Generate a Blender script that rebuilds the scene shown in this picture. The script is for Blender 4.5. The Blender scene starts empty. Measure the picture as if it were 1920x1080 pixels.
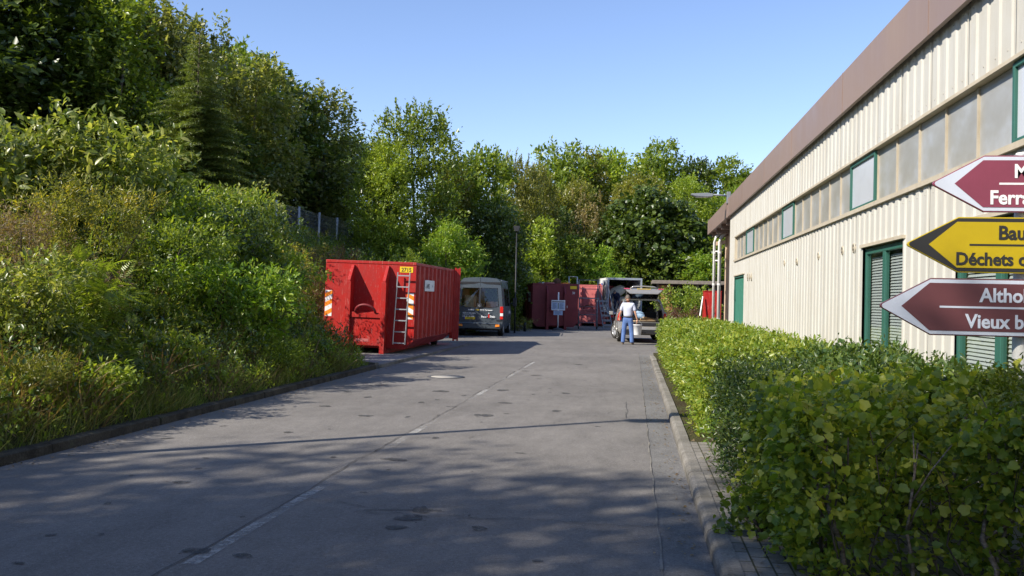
import bpy, math, random
import numpy as np
from mathutils import Vector, Matrix, Euler

PI = math.pi
R = math.radians
sc = bpy.context.scene
COL = sc.collection
rng = np.random.default_rng(7)
random.seed(7)

# ------------------------------------------------------------------ camera
F = 1700.0; YAW = R(7.62); PIT = 22 / 1700.0; ROLL = 0.022; EYE = 1.55
CM = Matrix.Rotation(YAW, 3, 'Z') @ Matrix.Rotation(PI / 2 + PIT, 3, 'X') @ Matrix.Rotation(ROLL, 3, 'Z')
def at(px, py, Y):
    """point of the place seen at photo pixel (px,py) when it stands Y metres up the road"""
    d = CM @ Vector(((px - 960) / F, -(py - 540) / F, -1))
    t = Y / d.y
    return Vector((d.x * t, Y, EYE + d.z * t))
cam_d = bpy.data.cameras.new('camera'); cam = bpy.data.objects.new('camera', cam_d); COL.objects.link(cam)
cam.matrix_world = Matrix.Translation((0, 0, EYE)) @ CM.to_4x4()
cam_d.sensor_width = 36; cam_d.lens = 36 * F / 1920; cam_d.clip_end = 5000; cam_d.clip_start = .05
sc.camera = cam

# ------------------------------------------------------------------ light
world = bpy.data.worlds.new('World'); sc.world = world; world.use_nodes = True
nt = world.node_tree; nt.nodes.clear()
sky = nt.nodes.new('ShaderNodeTexSky'); sky.sky_type = 'NISHITA'; sky.sun_disc = False
AZ, EL = R(39), R(37)
sun_dir = Vector((-math.cos(AZ) * math.cos(EL), -math.sin(AZ) * math.cos(EL), math.sin(EL)))
sky.sun_elevation = EL; sky.sun_rotation = math.atan2(sun_dir.x, sun_dir.y)
sky.air_density = 1.0; sky.dust_density = .1; sky.ozone_density = 3.0; sky.altitude = 200
bg = nt.nodes.new('ShaderNodeBackground'); bg.inputs[1].default_value = 0.12
out = nt.nodes.new('ShaderNodeOutputWorld')
tint = nt.nodes.new('ShaderNodeMixRGB'); tint.blend_type = 'MULTIPLY'; tint.inputs[0].default_value = 1; tint.inputs[2].default_value = (1.0, .935, 1.01, 1)
nt.links.new(sky.outputs[0], tint.inputs[1]); nt.links.new(tint.outputs[0], bg.inputs[0]); nt.links.new(bg.outputs[0], out.inputs[0])
sl = bpy.data.lights.new('sun', 'SUN'); sl.energy = 4.4; sl.angle = R(.53); sl.color = (1, .93, .82)
so = bpy.data.objects.new('sun', sl); COL.objects.link(so)
so.rotation_euler = sun_dir.to_track_quat('Z', 'Y').to_euler(); so.location = (-30, -20, 40)
sc.view_settings.view_transform = 'Standard'; sc.view_settings.look = 'None'
sc.view_settings.exposure = 0.85; sc.view_settings.gamma = 1
sc.cycles.max_bounces = 6; sc.cycles.diffuse_bounces = 3; sc.cycles.glossy_bounces = 3
sc.cycles.transmission_bounces = 4; sc.cycles.transparent_max_bounces = 8
sc.cycles.use_denoising = True; sc.cycles.caustics_reflective = False; sc.cycles.caustics_refractive = False

# ------------------------------------------------------------------ materials
class N:
    def __init__(s, name):
        s.m = bpy.data.materials.new(name); s.m.use_nodes = True; s.t = s.m.node_tree
        s.t.nodes.clear(); s.out = s.t.nodes.new('ShaderNodeOutputMaterial')
    def n(s, typ, **kw):
        x = s.t.nodes.new('ShaderNode' + typ)
        for k, v in kw.items():
            if hasattr(x, k): setattr(x, k, v)
            else: x.inputs[k].default_value = v
        return x
    def l(s, a, b): s.t.links.new(a, b)
    def coord(s, which='Object', scale=(1, 1, 1)):
        c = s.n('TexCoord'); m = s.n('Mapping'); m.inputs['Scale'].default_value = scale
        s.l(c.outputs[which], m.inputs[0]); return m.outputs[0]
    def noise(s, co, scale, detail=4, rough=.6):
        x = s.n('TexNoise'); x.inputs['Scale'].default_value = scale; x.inputs['Detail'].default_value = detail
        x.inputs['Roughness'].default_value = rough
        if co is not None: s.l(co, x.inputs['Vector'])
        return x.outputs['Fac']
    def ramp(s, fac, stops):
        r = s.n('ValToRGB'); el = r.color_ramp.elements
        while len(el) < len(stops): el.new(.5)
        for e, (p, c) in zip(el, stops):
            e.position = p; e.color = (*c, 1) if not isinstance(c, (int, float)) else (c, c, c, 1)
        s.l(fac, r.inputs[0]); return r.outputs[0]
    def mix(s, a, b, fac, mode='MIX'):
        x = s.n('MixRGB'); x.blend_type = mode
        for i, v in ((1, a), (2, b), (0, fac)):
            if isinstance(v, (int, float)): x.inputs[i].default_value = v if i == 0 else (v, v, v, 1)
            elif isinstance(v, tuple): x.inputs[i].default_value = (*v, 1)
            else: s.l(v, x.inputs[i])
        return x.outputs[0]
    def bsdf(s, col, rough=.6, spec=.4, metal=0, bump=None, bs=.3, bd=.01, coat=0):
        p = s.n('BsdfPrincipled'); p.inputs['Roughness'].default_value = rough if isinstance(rough, (int, float)) else .5
        if not isinstance(rough, (int, float)): s.l(rough, p.inputs['Roughness'])
        p.inputs['Specular IOR Level'].default_value = spec; p.inputs['Metallic'].default_value = metal
        p.inputs['Coat Weight'].default_value = coat
        if isinstance(col, tuple): p.inputs['Base Color'].default_value = (*col, 1)
        else: s.l(col, p.inputs['Base Color'])
        if bump is not None:
            b = s.n('Bump'); b.inputs['Strength'].default_value = bs; b.inputs['Distance'].default_value = bd
            s.l(bump, b.inputs['Height']); s.l(b.outputs[0], p.inputs['Normal'])
        return p
    def done(s, sh): s.l(sh.outputs[0], s.out.inputs[0]); return s.m

def paint(name, col, rough=.45, dirt=.25, scale=3, metal=0, spec=.4, streak=False, dcol=None, bump=.1):
    """a painted or plain surface with wear: large blotches, fine grain, optional vertical streaks"""
    k = N(name); co = k.coord(); a = k.noise(co, scale, 6); 
    co2 = k.coord(scale=(9, 9, .7)) if streak else co
    b = k.noise(co2, scale * 2.3, 5)
    d = dcol or tuple(c * .45 for c in col)
    f1 = k.ramp(a, [(.42, 0.), (.75, dirt)]); f2 = k.ramp(b, [(.5, 0.), (.8, dirt)])
    c = k.mix(k.mix(col, d, f1), d, f2)
    fine = k.noise(co, 90, 3)
    c = k.mix(c, tuple(min(1, x * 1.18) for x in col), k.ramp(fine, [(.55, 0.), (.8, .35)]))
    rr = k.ramp(a, [(.3, rough * .8), (.7, min(1, rough * 1.3))])
    return k.done(k.bsdf(c, rr, spec, metal, a, bump, .004))

M = {}
def leafmat(name, c1, c2, c3, trans=.42, rough=.36, tint=(2.0, 1.95, .75)):
    k = N(name); g = k.n('NewGeometry'); r = g.outputs['Random Per Island']
    col = k.ramp(r, [(0, c1), (.5, c2), (.93, c3)])
    co = k.coord('Object'); big = k.noise(co, 1.1, 3)
    col = k.mix(col, k.mix(col, tuple(min(1, x * .5) for x in c2), .7), k.ramp(big, [(.35, .5), (.6, 0.)]))
    oi = k.n('ObjectInfo'); col = k.mix(col, k.mix(col, 1.25, 1, 'MULTIPLY'), oi.outputs['Random'])
    p = k.bsdf(col, rough, .55)
    t = k.n('BsdfTranslucent'); k.l(k.mix(col, tint, 1, 'MULTIPLY'), t.inputs[0])
    m = k.n('MixShader'); m.inputs[0].default_value = trans
    k.l(p.outputs[0], m.inputs[1]); k.l(t.outputs[0], m.inputs[2])
    return k.done(m)

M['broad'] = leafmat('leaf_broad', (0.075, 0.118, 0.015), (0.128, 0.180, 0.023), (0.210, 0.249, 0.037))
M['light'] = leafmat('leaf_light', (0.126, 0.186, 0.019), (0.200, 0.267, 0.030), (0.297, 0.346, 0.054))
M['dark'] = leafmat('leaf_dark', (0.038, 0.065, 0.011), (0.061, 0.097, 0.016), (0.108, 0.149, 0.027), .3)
M['olive'] = leafmat('leaf_olive', (0.102, 0.120, 0.021), (0.164, 0.176, 0.030), (0.260, 0.240, 0.060))
M['tan'] = leafmat('leaf_tan', (0.130, 0.104, 0.039), (0.221, 0.176, 0.065), (0.312, 0.234, 0.104), .3)
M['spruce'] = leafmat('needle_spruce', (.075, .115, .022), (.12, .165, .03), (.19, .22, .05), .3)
M['birch'] = leafmat('leaf_birch', (0.098, 0.122, 0.030), (0.155, 0.180, 0.050), (0.253, 0.254, 0.090), .45, .35)
M['lime'] = leafmat('leaf_lime', (0.099, 0.189, 0.018), (0.169, 0.265, 0.027), (0.266, 0.328, 0.045), .4)
M['hedge'] = leafmat('leaf_hedge', (0.094, 0.165, 0.017), (0.171, 0.242, 0.024), (0.297, 0.319, 0.044), .35, .38)
M['currant'] = leafmat('leaf_currant', (0.091, 0.155, 0.021), (0.203, 0.282, 0.033), (0.426, 0.437, 0.053), .42, .45)
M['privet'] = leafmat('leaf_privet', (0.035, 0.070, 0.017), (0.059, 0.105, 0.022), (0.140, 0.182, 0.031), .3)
M['silver'] = leafmat('leaf_silver', (0.096, 0.136, 0.023), (0.168, 0.207, 0.036), (0.335, 0.336, 0.108), .42, .33)
M['grass'] = leafmat('grass_blades', (0.086, 0.115, 0.021), (0.149, 0.172, 0.034), (0.287, 0.265, 0.103), .35, .5)
M['straw'] = leafmat('dry_stalks', (.13, .085, .045), (.19, .13, .07), (.26, .19, .11), .3, .6)
M['yellow'] = leafmat('flower_yellow', (.35, .28, .02), (.45, .36, .03), (.5, .4, .06), .3)
M['autumn'] = leafmat('leaf_yellow', (.32, .30, .03), (.42, .38, .04), (.5, .36, .08), .4)
M['redleaf'] = leafmat('leaf_red', (.10, .03, .025), (.16, .06, .04), (.12, .12, .03), .3)

k = N('bark'); co = k.coord(scale=(4, 4, .8)); a = k.noise(co, 8, 6)
M['bark'] = k.done(k.bsdf(k.ramp(a, [(.3, (.045, .035, .025)), (.7, (.14, .115, .085))]), .9, .1, 0, a, .8, .03))
k = N('bark_pale'); co = k.coord(scale=(2, 2, 5)); a = k.noise(co, 14, 6)
M['bark_pale'] = k.done(k.bsdf(k.ramp(a, [(.35, (.10, .07, .05)), (.6, (.24, .20, .16)), (.8, (.45, .42, .38))]), .8, .2, 0, a, .5, .01))

# asphalt: aggregate grain, dirty lanes, patches
def asphalt(name, lo, hi, grain=1.0, warm=(1, .97, .93)):
    k = N(name); co = k.coord()
    big = k.noise(co, .35, 5); mid = k.noise(k.coord(scale=(1.2, .35, 1)), 2.2, 6); fine = k.noise(co, 140, 3, .8)
    v = k.n('TexVoronoi'); v.inputs['Scale'].default_value = 110; k.l(co, v.inputs['Vector'])
    base = k.ramp(big, [(.3, tuple(lo * w for w in warm)), (.7, tuple(hi * w for w in warm))])
    base = k.mix(base, k.mix(base, .78, 1, 'MULTIPLY'), k.ramp(mid, [(.45, 0.), (.72, .8)]))
    base = k.mix(base, k.ramp(fine, [(.25, .45), (.5, 1.), (.75, 1.65)]), .9 * grain, 'MULTIPLY'); mg = k.noise(co, 34, 5, .85); base = k.mix(base, k.ramp(mg, [(.3, .68), (.7, 1.32)]), 1, 'MULTIPLY'); m2 = k.noise(k.coord(scale=(1, .5, 1)), 7, 5, .7); base = k.mix(base, k.ramp(m2, [(.3, .86), (.7, 1.12)]), 1, 'MULTIPLY')
    spk = k.ramp(k.n_out if False else v.outputs['Color'], [(.0, 0.), (.86, 0.), (.93, 1.)])
    base = k.mix(base, (hi * 1.9, hi * 1.85, hi * 1.75), k.mix(spk, .35, 1, 'MULTIPLY'))
    return k.done(k.bsdf(base, .88, .25, 0, fine, .5, .004))
M['asphalt'] = asphalt('asphalt', .135, .185, 1.0, (1.06, .98, .89))
M['gutter'] = asphalt('gutter_concrete', .11, .19, 1.0, (1, .96, .9))
M['stain'] = asphalt('oil_soaked_asphalt', .06, .095, .8)
k = N('soaked_stain'); co = k.coord(); a = k.noise(co, 16, 6, .75); p_ = k.bsdf((.055, .053, .05), .7, .35); tr_ = k.n('BsdfTransparent'); mx_ = k.n('MixShader')
k.l(k.ramp(a, [(.36, .05), (.58, .78)]), mx_.inputs[0]); k.l(tr_.outputs[0], mx_.inputs[1]); k.l(p_.outputs[0], mx_.inputs[2]); M['soak'] = k.done(mx_)
M['concrete'] = asphalt('pad_concrete', .17, .26, .6)
k = N('kerb_stone'); co = k.coord(); a = k.noise(co, 2.5, 6); b = k.noise(co, 60, 4)
M['kerb'] = k.done(k.bsdf(k.mix(k.ramp(a, [(.3, (.12, .11, .09)), (.7, (.27, .25, .22))]), k.ramp(b, [(.3, .7), (.7, 1.25)]), 1, 'MULTIPLY'), .9, .2, 0, b, .5, .006))
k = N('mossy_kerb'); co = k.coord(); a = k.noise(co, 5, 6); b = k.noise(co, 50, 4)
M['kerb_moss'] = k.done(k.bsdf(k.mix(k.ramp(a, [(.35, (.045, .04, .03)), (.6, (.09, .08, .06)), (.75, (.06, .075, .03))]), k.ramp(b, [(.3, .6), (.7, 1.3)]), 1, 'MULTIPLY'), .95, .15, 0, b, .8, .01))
k = N('block_paving'); co = k.coord('Object')
br = k.n('TexBrick'); br.inputs['Scale'].default_value = 1; br.inputs['Brick Width'].default_value = .2; br.inputs['Row Height'].default_value = .1
br.inputs['Mortar Size'].default_value = .006; br.inputs['Color1'].default_value = (.19, .175, .15, 1); br.inputs['Color2'].default_value = (.25, .23, .2, 1); br.inputs['Mortar'].default_value = (.06, .06, .035, 1)
mp = k.n('Mapping'); mp.inputs['Rotation'].default_value = (0, 0, PI / 2); k.l(co, mp.inputs[0]); k.l(mp.outputs[0], br.inputs['Vector'])
a = k.noise(co, 3, 6); b = k.noise(co, 80, 3)
c = k.mix(br.outputs['Color'], k.ramp(a, [(.3, .65), (.7, 1.2)]), 1, 'MULTIPLY'); c = k.mix(c, k.ramp(b, [(.3, .8), (.7, 1.2)]), 1, 'MULTIPLY')
M['paving'] = k.done(k.bsdf(c, .9, .2, 0, br.outputs['Fac'], -.6, .006))
k = N('soil'); co = k.coord(); a = k.noise(co, 1.3, 6); b = k.noise(co, 35, 5)
c = k.mix(k.ramp(a, [(.35, (.055, .042, .026)), (.55, (.075, .07, .03)), (.7, (.06, .08, .025))]), k.ramp(b, [(.3, .5), (.7, 1.5)]), 1, 'MULTIPLY')
M['soil'] = k.done(k.bsdf(c, .95, .1, 0, b, .9, .05))
k = N('worn_white_paint'); co = k.coord(); a = k.noise(co, 13, 6, .75); b = k.noise(co, .55, 3)
f = k.ramp(k.mix(a, b, .58), [(.49, 0.), (.60, .75)]); p_ = k.bsdf((.42, .41, .385), .85, .2); tr_ = k.n('BsdfTransparent'); mx_ = k.n('MixShader'); k.l(f, mx_.inputs[0]); k.l(tr_.outputs[0], mx_.inputs[1]); k.l(p_.outputs[0], mx_.inputs[2])
M['marking'] = k.done(mx_)

k = N('red_enamel'); co = k.coord(); a = k.noise(co, 2.2, 6); w = k.noise(k.coord(scale=(7, 7, .8)), 5, 6, .7); c = k.mix((.40, .013, .009), (.20, .015, .012), k.ramp(a, [(.4, 0.), (.75, .6)]))
c = k.mix(c, (.50, .24, .20), k.ramp(w, [(.57, 0.), (.68, .6)])); sp_ = k.noise(co, 26, 5, .7); c = k.mix(c, (.09, .035, .02), k.ramp(sp_, [(.66, 0.), (.72, .8)]))
M['red'] = k.done(k.bsdf(c, k.ramp(a, [(.3, .38), (.7, .6)]), .4, 0, a, .15, .006))
M['darkred'] = paint('faded_dark_red_paint', (.20, .022, .026), .5, .5, 2.5, dcol=(.09, .02, .02), streak=True)
M['pinkred'] = paint('sun_bleached_red_paint', (.46, .12, .115), .6, .5, 2.5, dcol=(.25, .06, .05), streak=True)
M['rust'] = paint('rust', (.16, .07, .035), .85, .6, 6, dcol=(.06, .03, .02))
M['milky'] = paint('milky_pane', (.50, .52, .56), .2, .15, 1.5, spec=.6)
M['blindgrey'] = paint('blind_slats', (.55, .56, .55), .6, .2)
M['lidgrey'] = paint('concrete_lid', (.33, .31, .275), .85, .3, 6)
M['orange'] = paint('reflective_orange', (.85, .25, .02), .4, .1)
M['white'] = paint('white_paint', (.78, .78, .76), .45, .12)
M['offwhite'] = paint('offwhite', (.62, .61, .57), .6, .2)
M['yellow_pl'] = paint('yellow_plate', (.75, .52, .02), .4, .1)
M['black'] = paint('black_plastic', (.018, .018, .02), .5, .2)
M['ink'] = paint('black_ink', (.02, .02, .02), .6, .05)
M['rubber'] = paint('tyre_rubber', (.022, .021, .02), .8, .4, dcol=(.07, .065, .055))
M['alu'] = paint('aluminium', (.52, .53, .55), .38, .2, metal=.6)
M['galv'] = paint('galvanised_steel', (.42, .44, .45), .5, .3, metal=.5)
M['vangrey'] = paint('anthracite_van_paint', (.055, .068, .080), .28, .15, 2, spec=.6, dcol=(.09, .09, .085))
M['beige'] = paint('champagne_car_paint', (.34, .325, .30), .22, .15, 2, metal=.4, spec=.6)
M['silver'+'grey'] = paint('grey_truck_paint', (.30, .33, .37), .4, .25)
M['truckwhite'] = paint('truck_white', (.70, .71, .72), .4, .2, streak=True)
M['cream'] = paint('cream_cladding', (.495, .480, .430), .5, .36, .8, streak=True, dcol=(.33, .29, .22), bump=.05, spec=.25)
M['brown'] = paint('brown_fascia', (.235, .165, .135), .45, .28, .6, streak=True, dcol=(.30, .235, .20), bump=.05)
M['green'] = paint('green_frame', (.032, .115, .088), .4, .2)
M['doorgreen'] = paint('green_door', (.05, .21, .145), .5, .25, streak=True)
M['dirtycream'] = paint('dirty_cream', (.47, .41, .31), .6, .4, 2, dcol=(.22, .18, .12))
M['peach'] = paint('peach_render', (.56, .41, .29), .7, .2, 2)
M['wood'] = paint('weathered_wood', (.20, .17, .14), .85, .5, 4, dcol=(.08, .065, .05))
M['ply'] = paint('plywood', (.58, .30, .12), .6, .2, 3)
M['plank'] = paint('pale_plank', (.62, .45, .26), .6, .2, 3)
M['brickwood'] = paint('orange_boards', (.42, .17, .08), .7, .3, 3)
M['jeans'] = paint('denim', (.095, .17, .38), .85, .3, 12)
M['shirt'] = paint('pale_cotton', (.52, .545, .64), .85, .3, 8, dcol=(.38, .41, .52))
M['skin'] = paint('skin', (.52, .29, .19), .55, .12, 10, dcol=(.42, .2, .13))
M['hair'] = paint('greying_hair', (.12, .095, .075), .7, .4, 30)
M['shoe'] = paint('brown_shoe', (.16, .11, .07), .6, .3)
M['navy'] = paint('navy_workwear', (.012, .017, .045), .85, .2, 8)
M['sack'] = paint('pale_canvas_sack', (.46, .45, .38), .8, .35, 5)
M['bluesheet'] = paint('blue_bag', (.14, .26, .42), .55, .5, 14, dcol=(.5, .58, .66))
M['signwhite'] = paint('sign_white', (.56, .60, .68), .35, .2, 1.2)
M['signbrown'] = paint('sign_maroon', (.13, .045, .05), .35, .25, 1.5)
M['signrose'] = paint('sign_rose', (.23, .052, .085), .3, .25, 1.5)
M['signyellow'] = paint('sign_yellow', (.44, .32, .008), .35, .25, 1.5)
M['darkgrey'] = paint('dark_grey', (.07, .07, .075), .6, .2)
M['lampgrey'] = paint('lamp_grey', (.19, .20, .22), .45, .2)
M['redlamp'] = paint('red_lens', (.55, .015, .01), .2, .05)
M['panelblue'] = paint('notice_sheet', (.42, .50, .66), .5, .15, 6)
M['teal'] = paint('teal_graphic', (.05, .42, .55), .5, .1)
M['logo_blue'] = paint('blue_graphic', (.05, .06, .32), .5, .1)

def glassmat(name, tint, tr, rough=.03):
    k = N(name); fr = k.n('LayerWeight'); fr.inputs[0].default_value = .5
    g = k.n('BsdfGlossy'); g.inputs['Roughness'].default_value = rough
    t = k.n('BsdfTransparent'); t.inputs[0].default_value = (*[c * tr for c in tint], 1)
    m = k.n('MixShader'); pw = k.n('Math'); pw.operation = 'POWER'; pw.inputs[1].default_value = 4
    mx = k.n('Math'); mx.operation = 'MULTIPLY_ADD'; mx.inputs[1].default_value = .85; mx.inputs[2].default_value = .07
    k.l(fr.outputs['Facing'], pw.inputs[0]); k.l(pw.outputs[0], mx.inputs[0]); k.l(mx.outputs[0], m.inputs[0]); k.l(t.outputs[0], m.inputs[1]); k.l(g.outputs[0], m.inputs[2])
    return k.done(m)
M['glass'] = glassmat('clear_glass', (.9, .95, .93), .9)
M['tinted'] = glassmat('tinted_glass', (.85, .86, .84), .95)
k = N('dark_glass'); M['darkglass'] = k.done(k.bsdf((.012, .014, .016), .06, .9))
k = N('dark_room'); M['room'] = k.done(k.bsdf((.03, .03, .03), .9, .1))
# ribbed translucent wall panels
k = N('polycarbonate'); co = k.coord(); w = k.n('TexWave'); w.bands_direction = 'Y'; w.inputs['Scale'].default_value = 14; w.inputs['Distortion'].default_value = .3
k.l(co, w.inputs['Vector']); a = k.noise(k.coord(scale=(1, 1.6, 2.2)), 1.3, 3)
c = k.ramp(a, [(.25, (.26, .245, .21)), (.5, (.31, .305, .28)), (.75, (.38, .395, .41))])
c = k.mix(c, k.ramp(w.outputs['Fac'], [(0, .88), (1, 1.08)]), 1, 'MULTIPLY')
M['poly'] = k.done(k.bsdf(c, .3, .6, 0, w.outputs['Fac'], .15, .004))
# the closely ribbed roof felt etc
M['roof'] = paint('roof_sheet', (.11, .105, .10), .9, .4, 3)

# ------------------------------------------------------------------ mesh helpers
class MB:
    def __init__(s): s.v = []; s.f = []; s.mi = []; s.mats = []; s.cur = 0; s.sm = []
    def mat(s, m):
        if m not in s.mats: s.mats.append(m)
        s.cur = s.mats.index(m); return s
    def add(s, vs, fs, smooth=False):
        o = len(s.v); s.v += [tuple(v) for v in vs]
        for f in fs: s.f.append([i + o for i in f]); s.mi.append(s.cur); s.sm.append(smooth)
        return s
    def box(s, x0, x1, y0, y1, z0, z1, T=None):
        v = [(x, y, z) for z in (z0, z1) for y in (y0, y1) for x in (x0, x1)]
        if T: v = [T @ Vector(p) for p in v]
        return s.add(v, [(0, 2, 3, 1), (4, 5, 7, 6), (0, 1, 5, 4), (2, 6, 7, 3), (0, 4, 6, 2), (1, 3, 7, 5)])
    def quad(s, *p): return s.add(p, [tuple(range(len(p)))])
    def bar(s, a, b, w, h=None):
        """square bar from a to b"""
        a, b = Vector(a), Vector(b); h = h or w; d = (b - a).normalized()
        u = d.cross(Vector((0, 0, 1)))
        if u.length < .01: u = Vector((1, 0, 0))
        u.normalize(); q = d.cross(u)
        vs = [p + u * sx * w / 2 + q * sy * h / 2 for p in (a, b) for sx, sy in ((-1, -1), (1, -1), (1, 1), (-1, 1))]
        return s.add(vs, [(0, 1, 2, 3), (7, 6, 5, 4), (0, 4, 5, 1), (1, 5, 6, 2), (2, 6, 7, 3), (3, 7, 4, 0)])
    def tube(s, pts, rad, n=8, cap=True):
        pts = [Vector(p) for p in pts]; rad = [rad] * len(pts) if isinstance(rad, (int, float)) else rad
        vs = []
        up = Vector((.13, .2, 1)).normalized()
        for i, p in enumerate(pts):
            d = (pts[min(i + 1, len(pts) - 1)] - pts[max(i - 1, 0)]).normalized()
            u = d.cross(up)
            if u.length < .05: u = d.cross(Vector((1, 0, 0)))
            u.normalize(); q = d.cross(u)
            vs += [p + (u * math.cos(2 * PI * k / n) + q * math.sin(2 * PI * k / n)) * rad[i] for k in range(n)]
        fs = [(i * n + k, i * n + (k + 1) % n, (i + 1) * n + (k + 1) % n, (i + 1) * n + k) for i in range(len(pts) - 1) for k in range(n)]
        if cap: fs += [tuple(range(n))[::-1], tuple(range((len(pts) - 1) * n, len(pts) * n))]
        return s.add(vs, fs, True)
    def lathe(s, prof, n=24, T=None):
        """prof (r,h) turned about local z"""
        vs = [(r * math.cos(2 * PI * k / n), r * math.sin(2 * PI * k / n), h) for r, h in prof for k in range(n)]
        if T: vs = [T @ Vector(v) for v in vs]
        return s.add(vs, [(i * n + k, i * n + (k + 1) % n, (i + 1) * n + (k + 1) % n, (i + 1) * n + k) for i in range(len(prof) - 1) for k in range(n)], True)
    def prism(s, poly, a, b, axis='y'):
        """extrude a 2-D outline between a and b along an axis"""
        def P(u, v, w): return {'y': (u, w, v), 'x': (w, u, v), 'z': (u, v, w)}[axis]
        n = len(poly); vs = [P(u, v, w) for w in (a, b) for u, v in poly]
        return s.add(vs, [tuple(range(n))[::-1], tuple(range(n, 2 * n))] + [(i, (i + 1) % n, n + (i + 1) % n, n + i) for i in range(n)])
    def build(s, name, mat=None, parent=None, bevel=0, bseg=2):
        me = bpy.data.meshes.new(name); me.from_pydata(s.v, [], s.f); me.validate()
        mats = s.mats or [mat]
        for m in mats: me.materials.append(M[m] if isinstance(m, str) else m)
        if s.mats and len(me.polygons) == len(s.mi): me.polygons.foreach_set('material_index', s.mi)
        if len(me.polygons) == len(s.sm): me.polygons.foreach_set('use_smooth', s.sm)
        import bmesh
        b = bmesh.new(); b.from_mesh(me); bmesh.ops.recalc_face_normals(b, faces=b.faces); b.to_mesh(me); b.free()
        o = bpy.data.objects.new(name, me); COL.objects.link(o)
        if parent: o.parent = parent
        if bevel:
            md = o.modifiers.new('bevel', 'BEVEL'); md.width = bevel; md.segments = bseg; md.limit_method = 'ANGLE'; md.angle_limit = R(40)
        return o

def tag(o, label=None, cat=None, group=None, kind=None):
    for k_, v in (('label', label), ('category', cat), ('group', group), ('kind', kind)):
        if v: o[k_] = v
    return o
def thing(name, label, cat, loc=(0, 0, 0), rz=0, group=None):
    o = bpy.data.objects.new(name, None); COL.objects.link(o); o.location = loc; o.rotation_euler = (0, 0, rz)
    o.empty_display_size = .3
    return tag(o, label, cat, group)
def copy_tree(o, parent=None):
    c = o.copy(); COL.objects.link(c); c.parent = parent
    for ch in list(o.children): copy_tree(ch, c)
    return c
def text(body, parent, loc, size, mat, rot=(PI / 2, 0, 0), align='LEFT', bold=0.0, sx=1.0, name='lettering', ext=.001):
    cu = bpy.data.curves.new(name, 'FONT'); cu.body = body; cu.size = size; cu.align_x = align; cu.offset = bold; cu.extrude = ext
    cu.resolution_u = 3
    tmp = bpy.data.objects.new('tmp', cu); COL.objects.link(tmp); dg = bpy.context.evaluated_depsgraph_get()
    me = bpy.data.meshes.new_from_object(tmp.evaluated_get(dg)); bpy.data.objects.remove(tmp); bpy.data.curves.remove(cu)
    me.materials.clear(); me.materials.append(M[mat]); o = bpy.data.objects.new(name, me); COL.objects.link(o)
    o.location = loc; o.rotation_euler = rot; o.scale = (sx, 1, 1); o.parent = parent
    return o
def skin(name, pts, edges, rad, mat, parent, sub=2):
    me = bpy.data.meshes.new(name); me.from_pydata(pts, edges, []); me.materials.append(M[mat])
    o = bpy.data.objects.new(name, me); COL.objects.link(o); o.parent = parent
    o.modifiers.new('skin', 'SKIN'); sv = me.skin_vertices[0].data
    for i, r in enumerate(rad): sv[i].radius = (r, r) if isinstance(r, (int, float)) else r
    sv[0].use_root = True
    o.modifiers['skin'].use_smooth_shade = True
    m = o.modifiers.new('subsurf', 'SUBSURF'); m.levels = sub; m.render_levels = sub
    return o

# ------------------------------------------------------------------ terrain
def sstep(t): t = np.clip(t, 0, 1); return t * t * (3 - 2 * t)
def foot(y): return np.interp(y, [-100, 19, 21.6, 31, 33, 45, 62, 80], [-5.62, -5.62, -9.0, -9.0, -8.9, -8.9, -10.5, -12])
def tz(x, y):
    x = np.asarray(x, float); y = np.asarray(y, float)
    f = foot(y); d = f - x
    z = np.where(d > 0, .07 + 3.65 * sstep(d / (14.6 + f) * .5 + 0.0) * 2 * .5 + 0, -.06)
    w = 14.8 + f
    z = np.where(d > 0, .07 + 3.7 * sstep(.12 + .88 * d / w) - 3.7 * sstep(.12) * (1 - np.clip(d / .5, 0, 1)) * 1.0, -.06)
    z = np.where((d > 0), z + .12 * np.sin(x * 1.7 + y * .6) * np.clip(d / 3, 0, 1) * np.sin(y * .9), z)
    fade = np.clip((y - 48) / 18, 0, 1); z = np.where(d > 0, z * (1 - .55 * fade), z)
    hill = np.clip((y - 63) / 60, 0, 1); z = z + 8 * hill * hill * (3 - 2 * hill) + np.clip((y - 130) * .02, 0, 6)
    return z
def tz1(x, y): return float(tz(x, y))
xs = np.unique(np.concatenate([np.linspace(-600, -60, 12), np.linspace(-60, -18, 15), np.linspace(-18, -5, 53), [-5.62, -5.58], np.linspace(-4, 14, 8), np.linspace(20, 600, 14)]))
ys = np.unique(np.concatenate([np.linspace(-60, 0, 13), np.linspace(0, 70, 141), np.linspace(70, 140, 29), np.linspace(150, 1200, 16)]))
X, Y = np.meshgrid(xs, ys); Z = tz(X, Y)
vs = np.stack([X, Y, Z], -1).reshape(-1, 3); nx = len(xs)
fs = [(j * nx + i, j * nx + i + 1, (j + 1) * nx + i + 1, (j + 1) * nx + i) for j in range(len(ys) - 1) for i in range(nx - 1)]
b = MB(); b.add(vs, fs, True); tag(b.build('ground', 'soil'), kind='structure')

# road / yard
b = MB(); b.quad((-5.42, -30, 0), (.5, -30, 0), (.5, 27, 0), (-5.42, 27, 0))
b.quad((-9.6, 27, 0), (14, 27, 0), (14, 64, 0), (-9.6, 64, 0)); tag(b.build('road', 'asphalt'), kind='structure')
b = MB(); b.quad((.215, -30, .004), (.5, -30, .004), (.5, 27, .004), (.215, 27, .004)); tag(b.build('gutter', 'gutter'), kind='structure')
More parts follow.
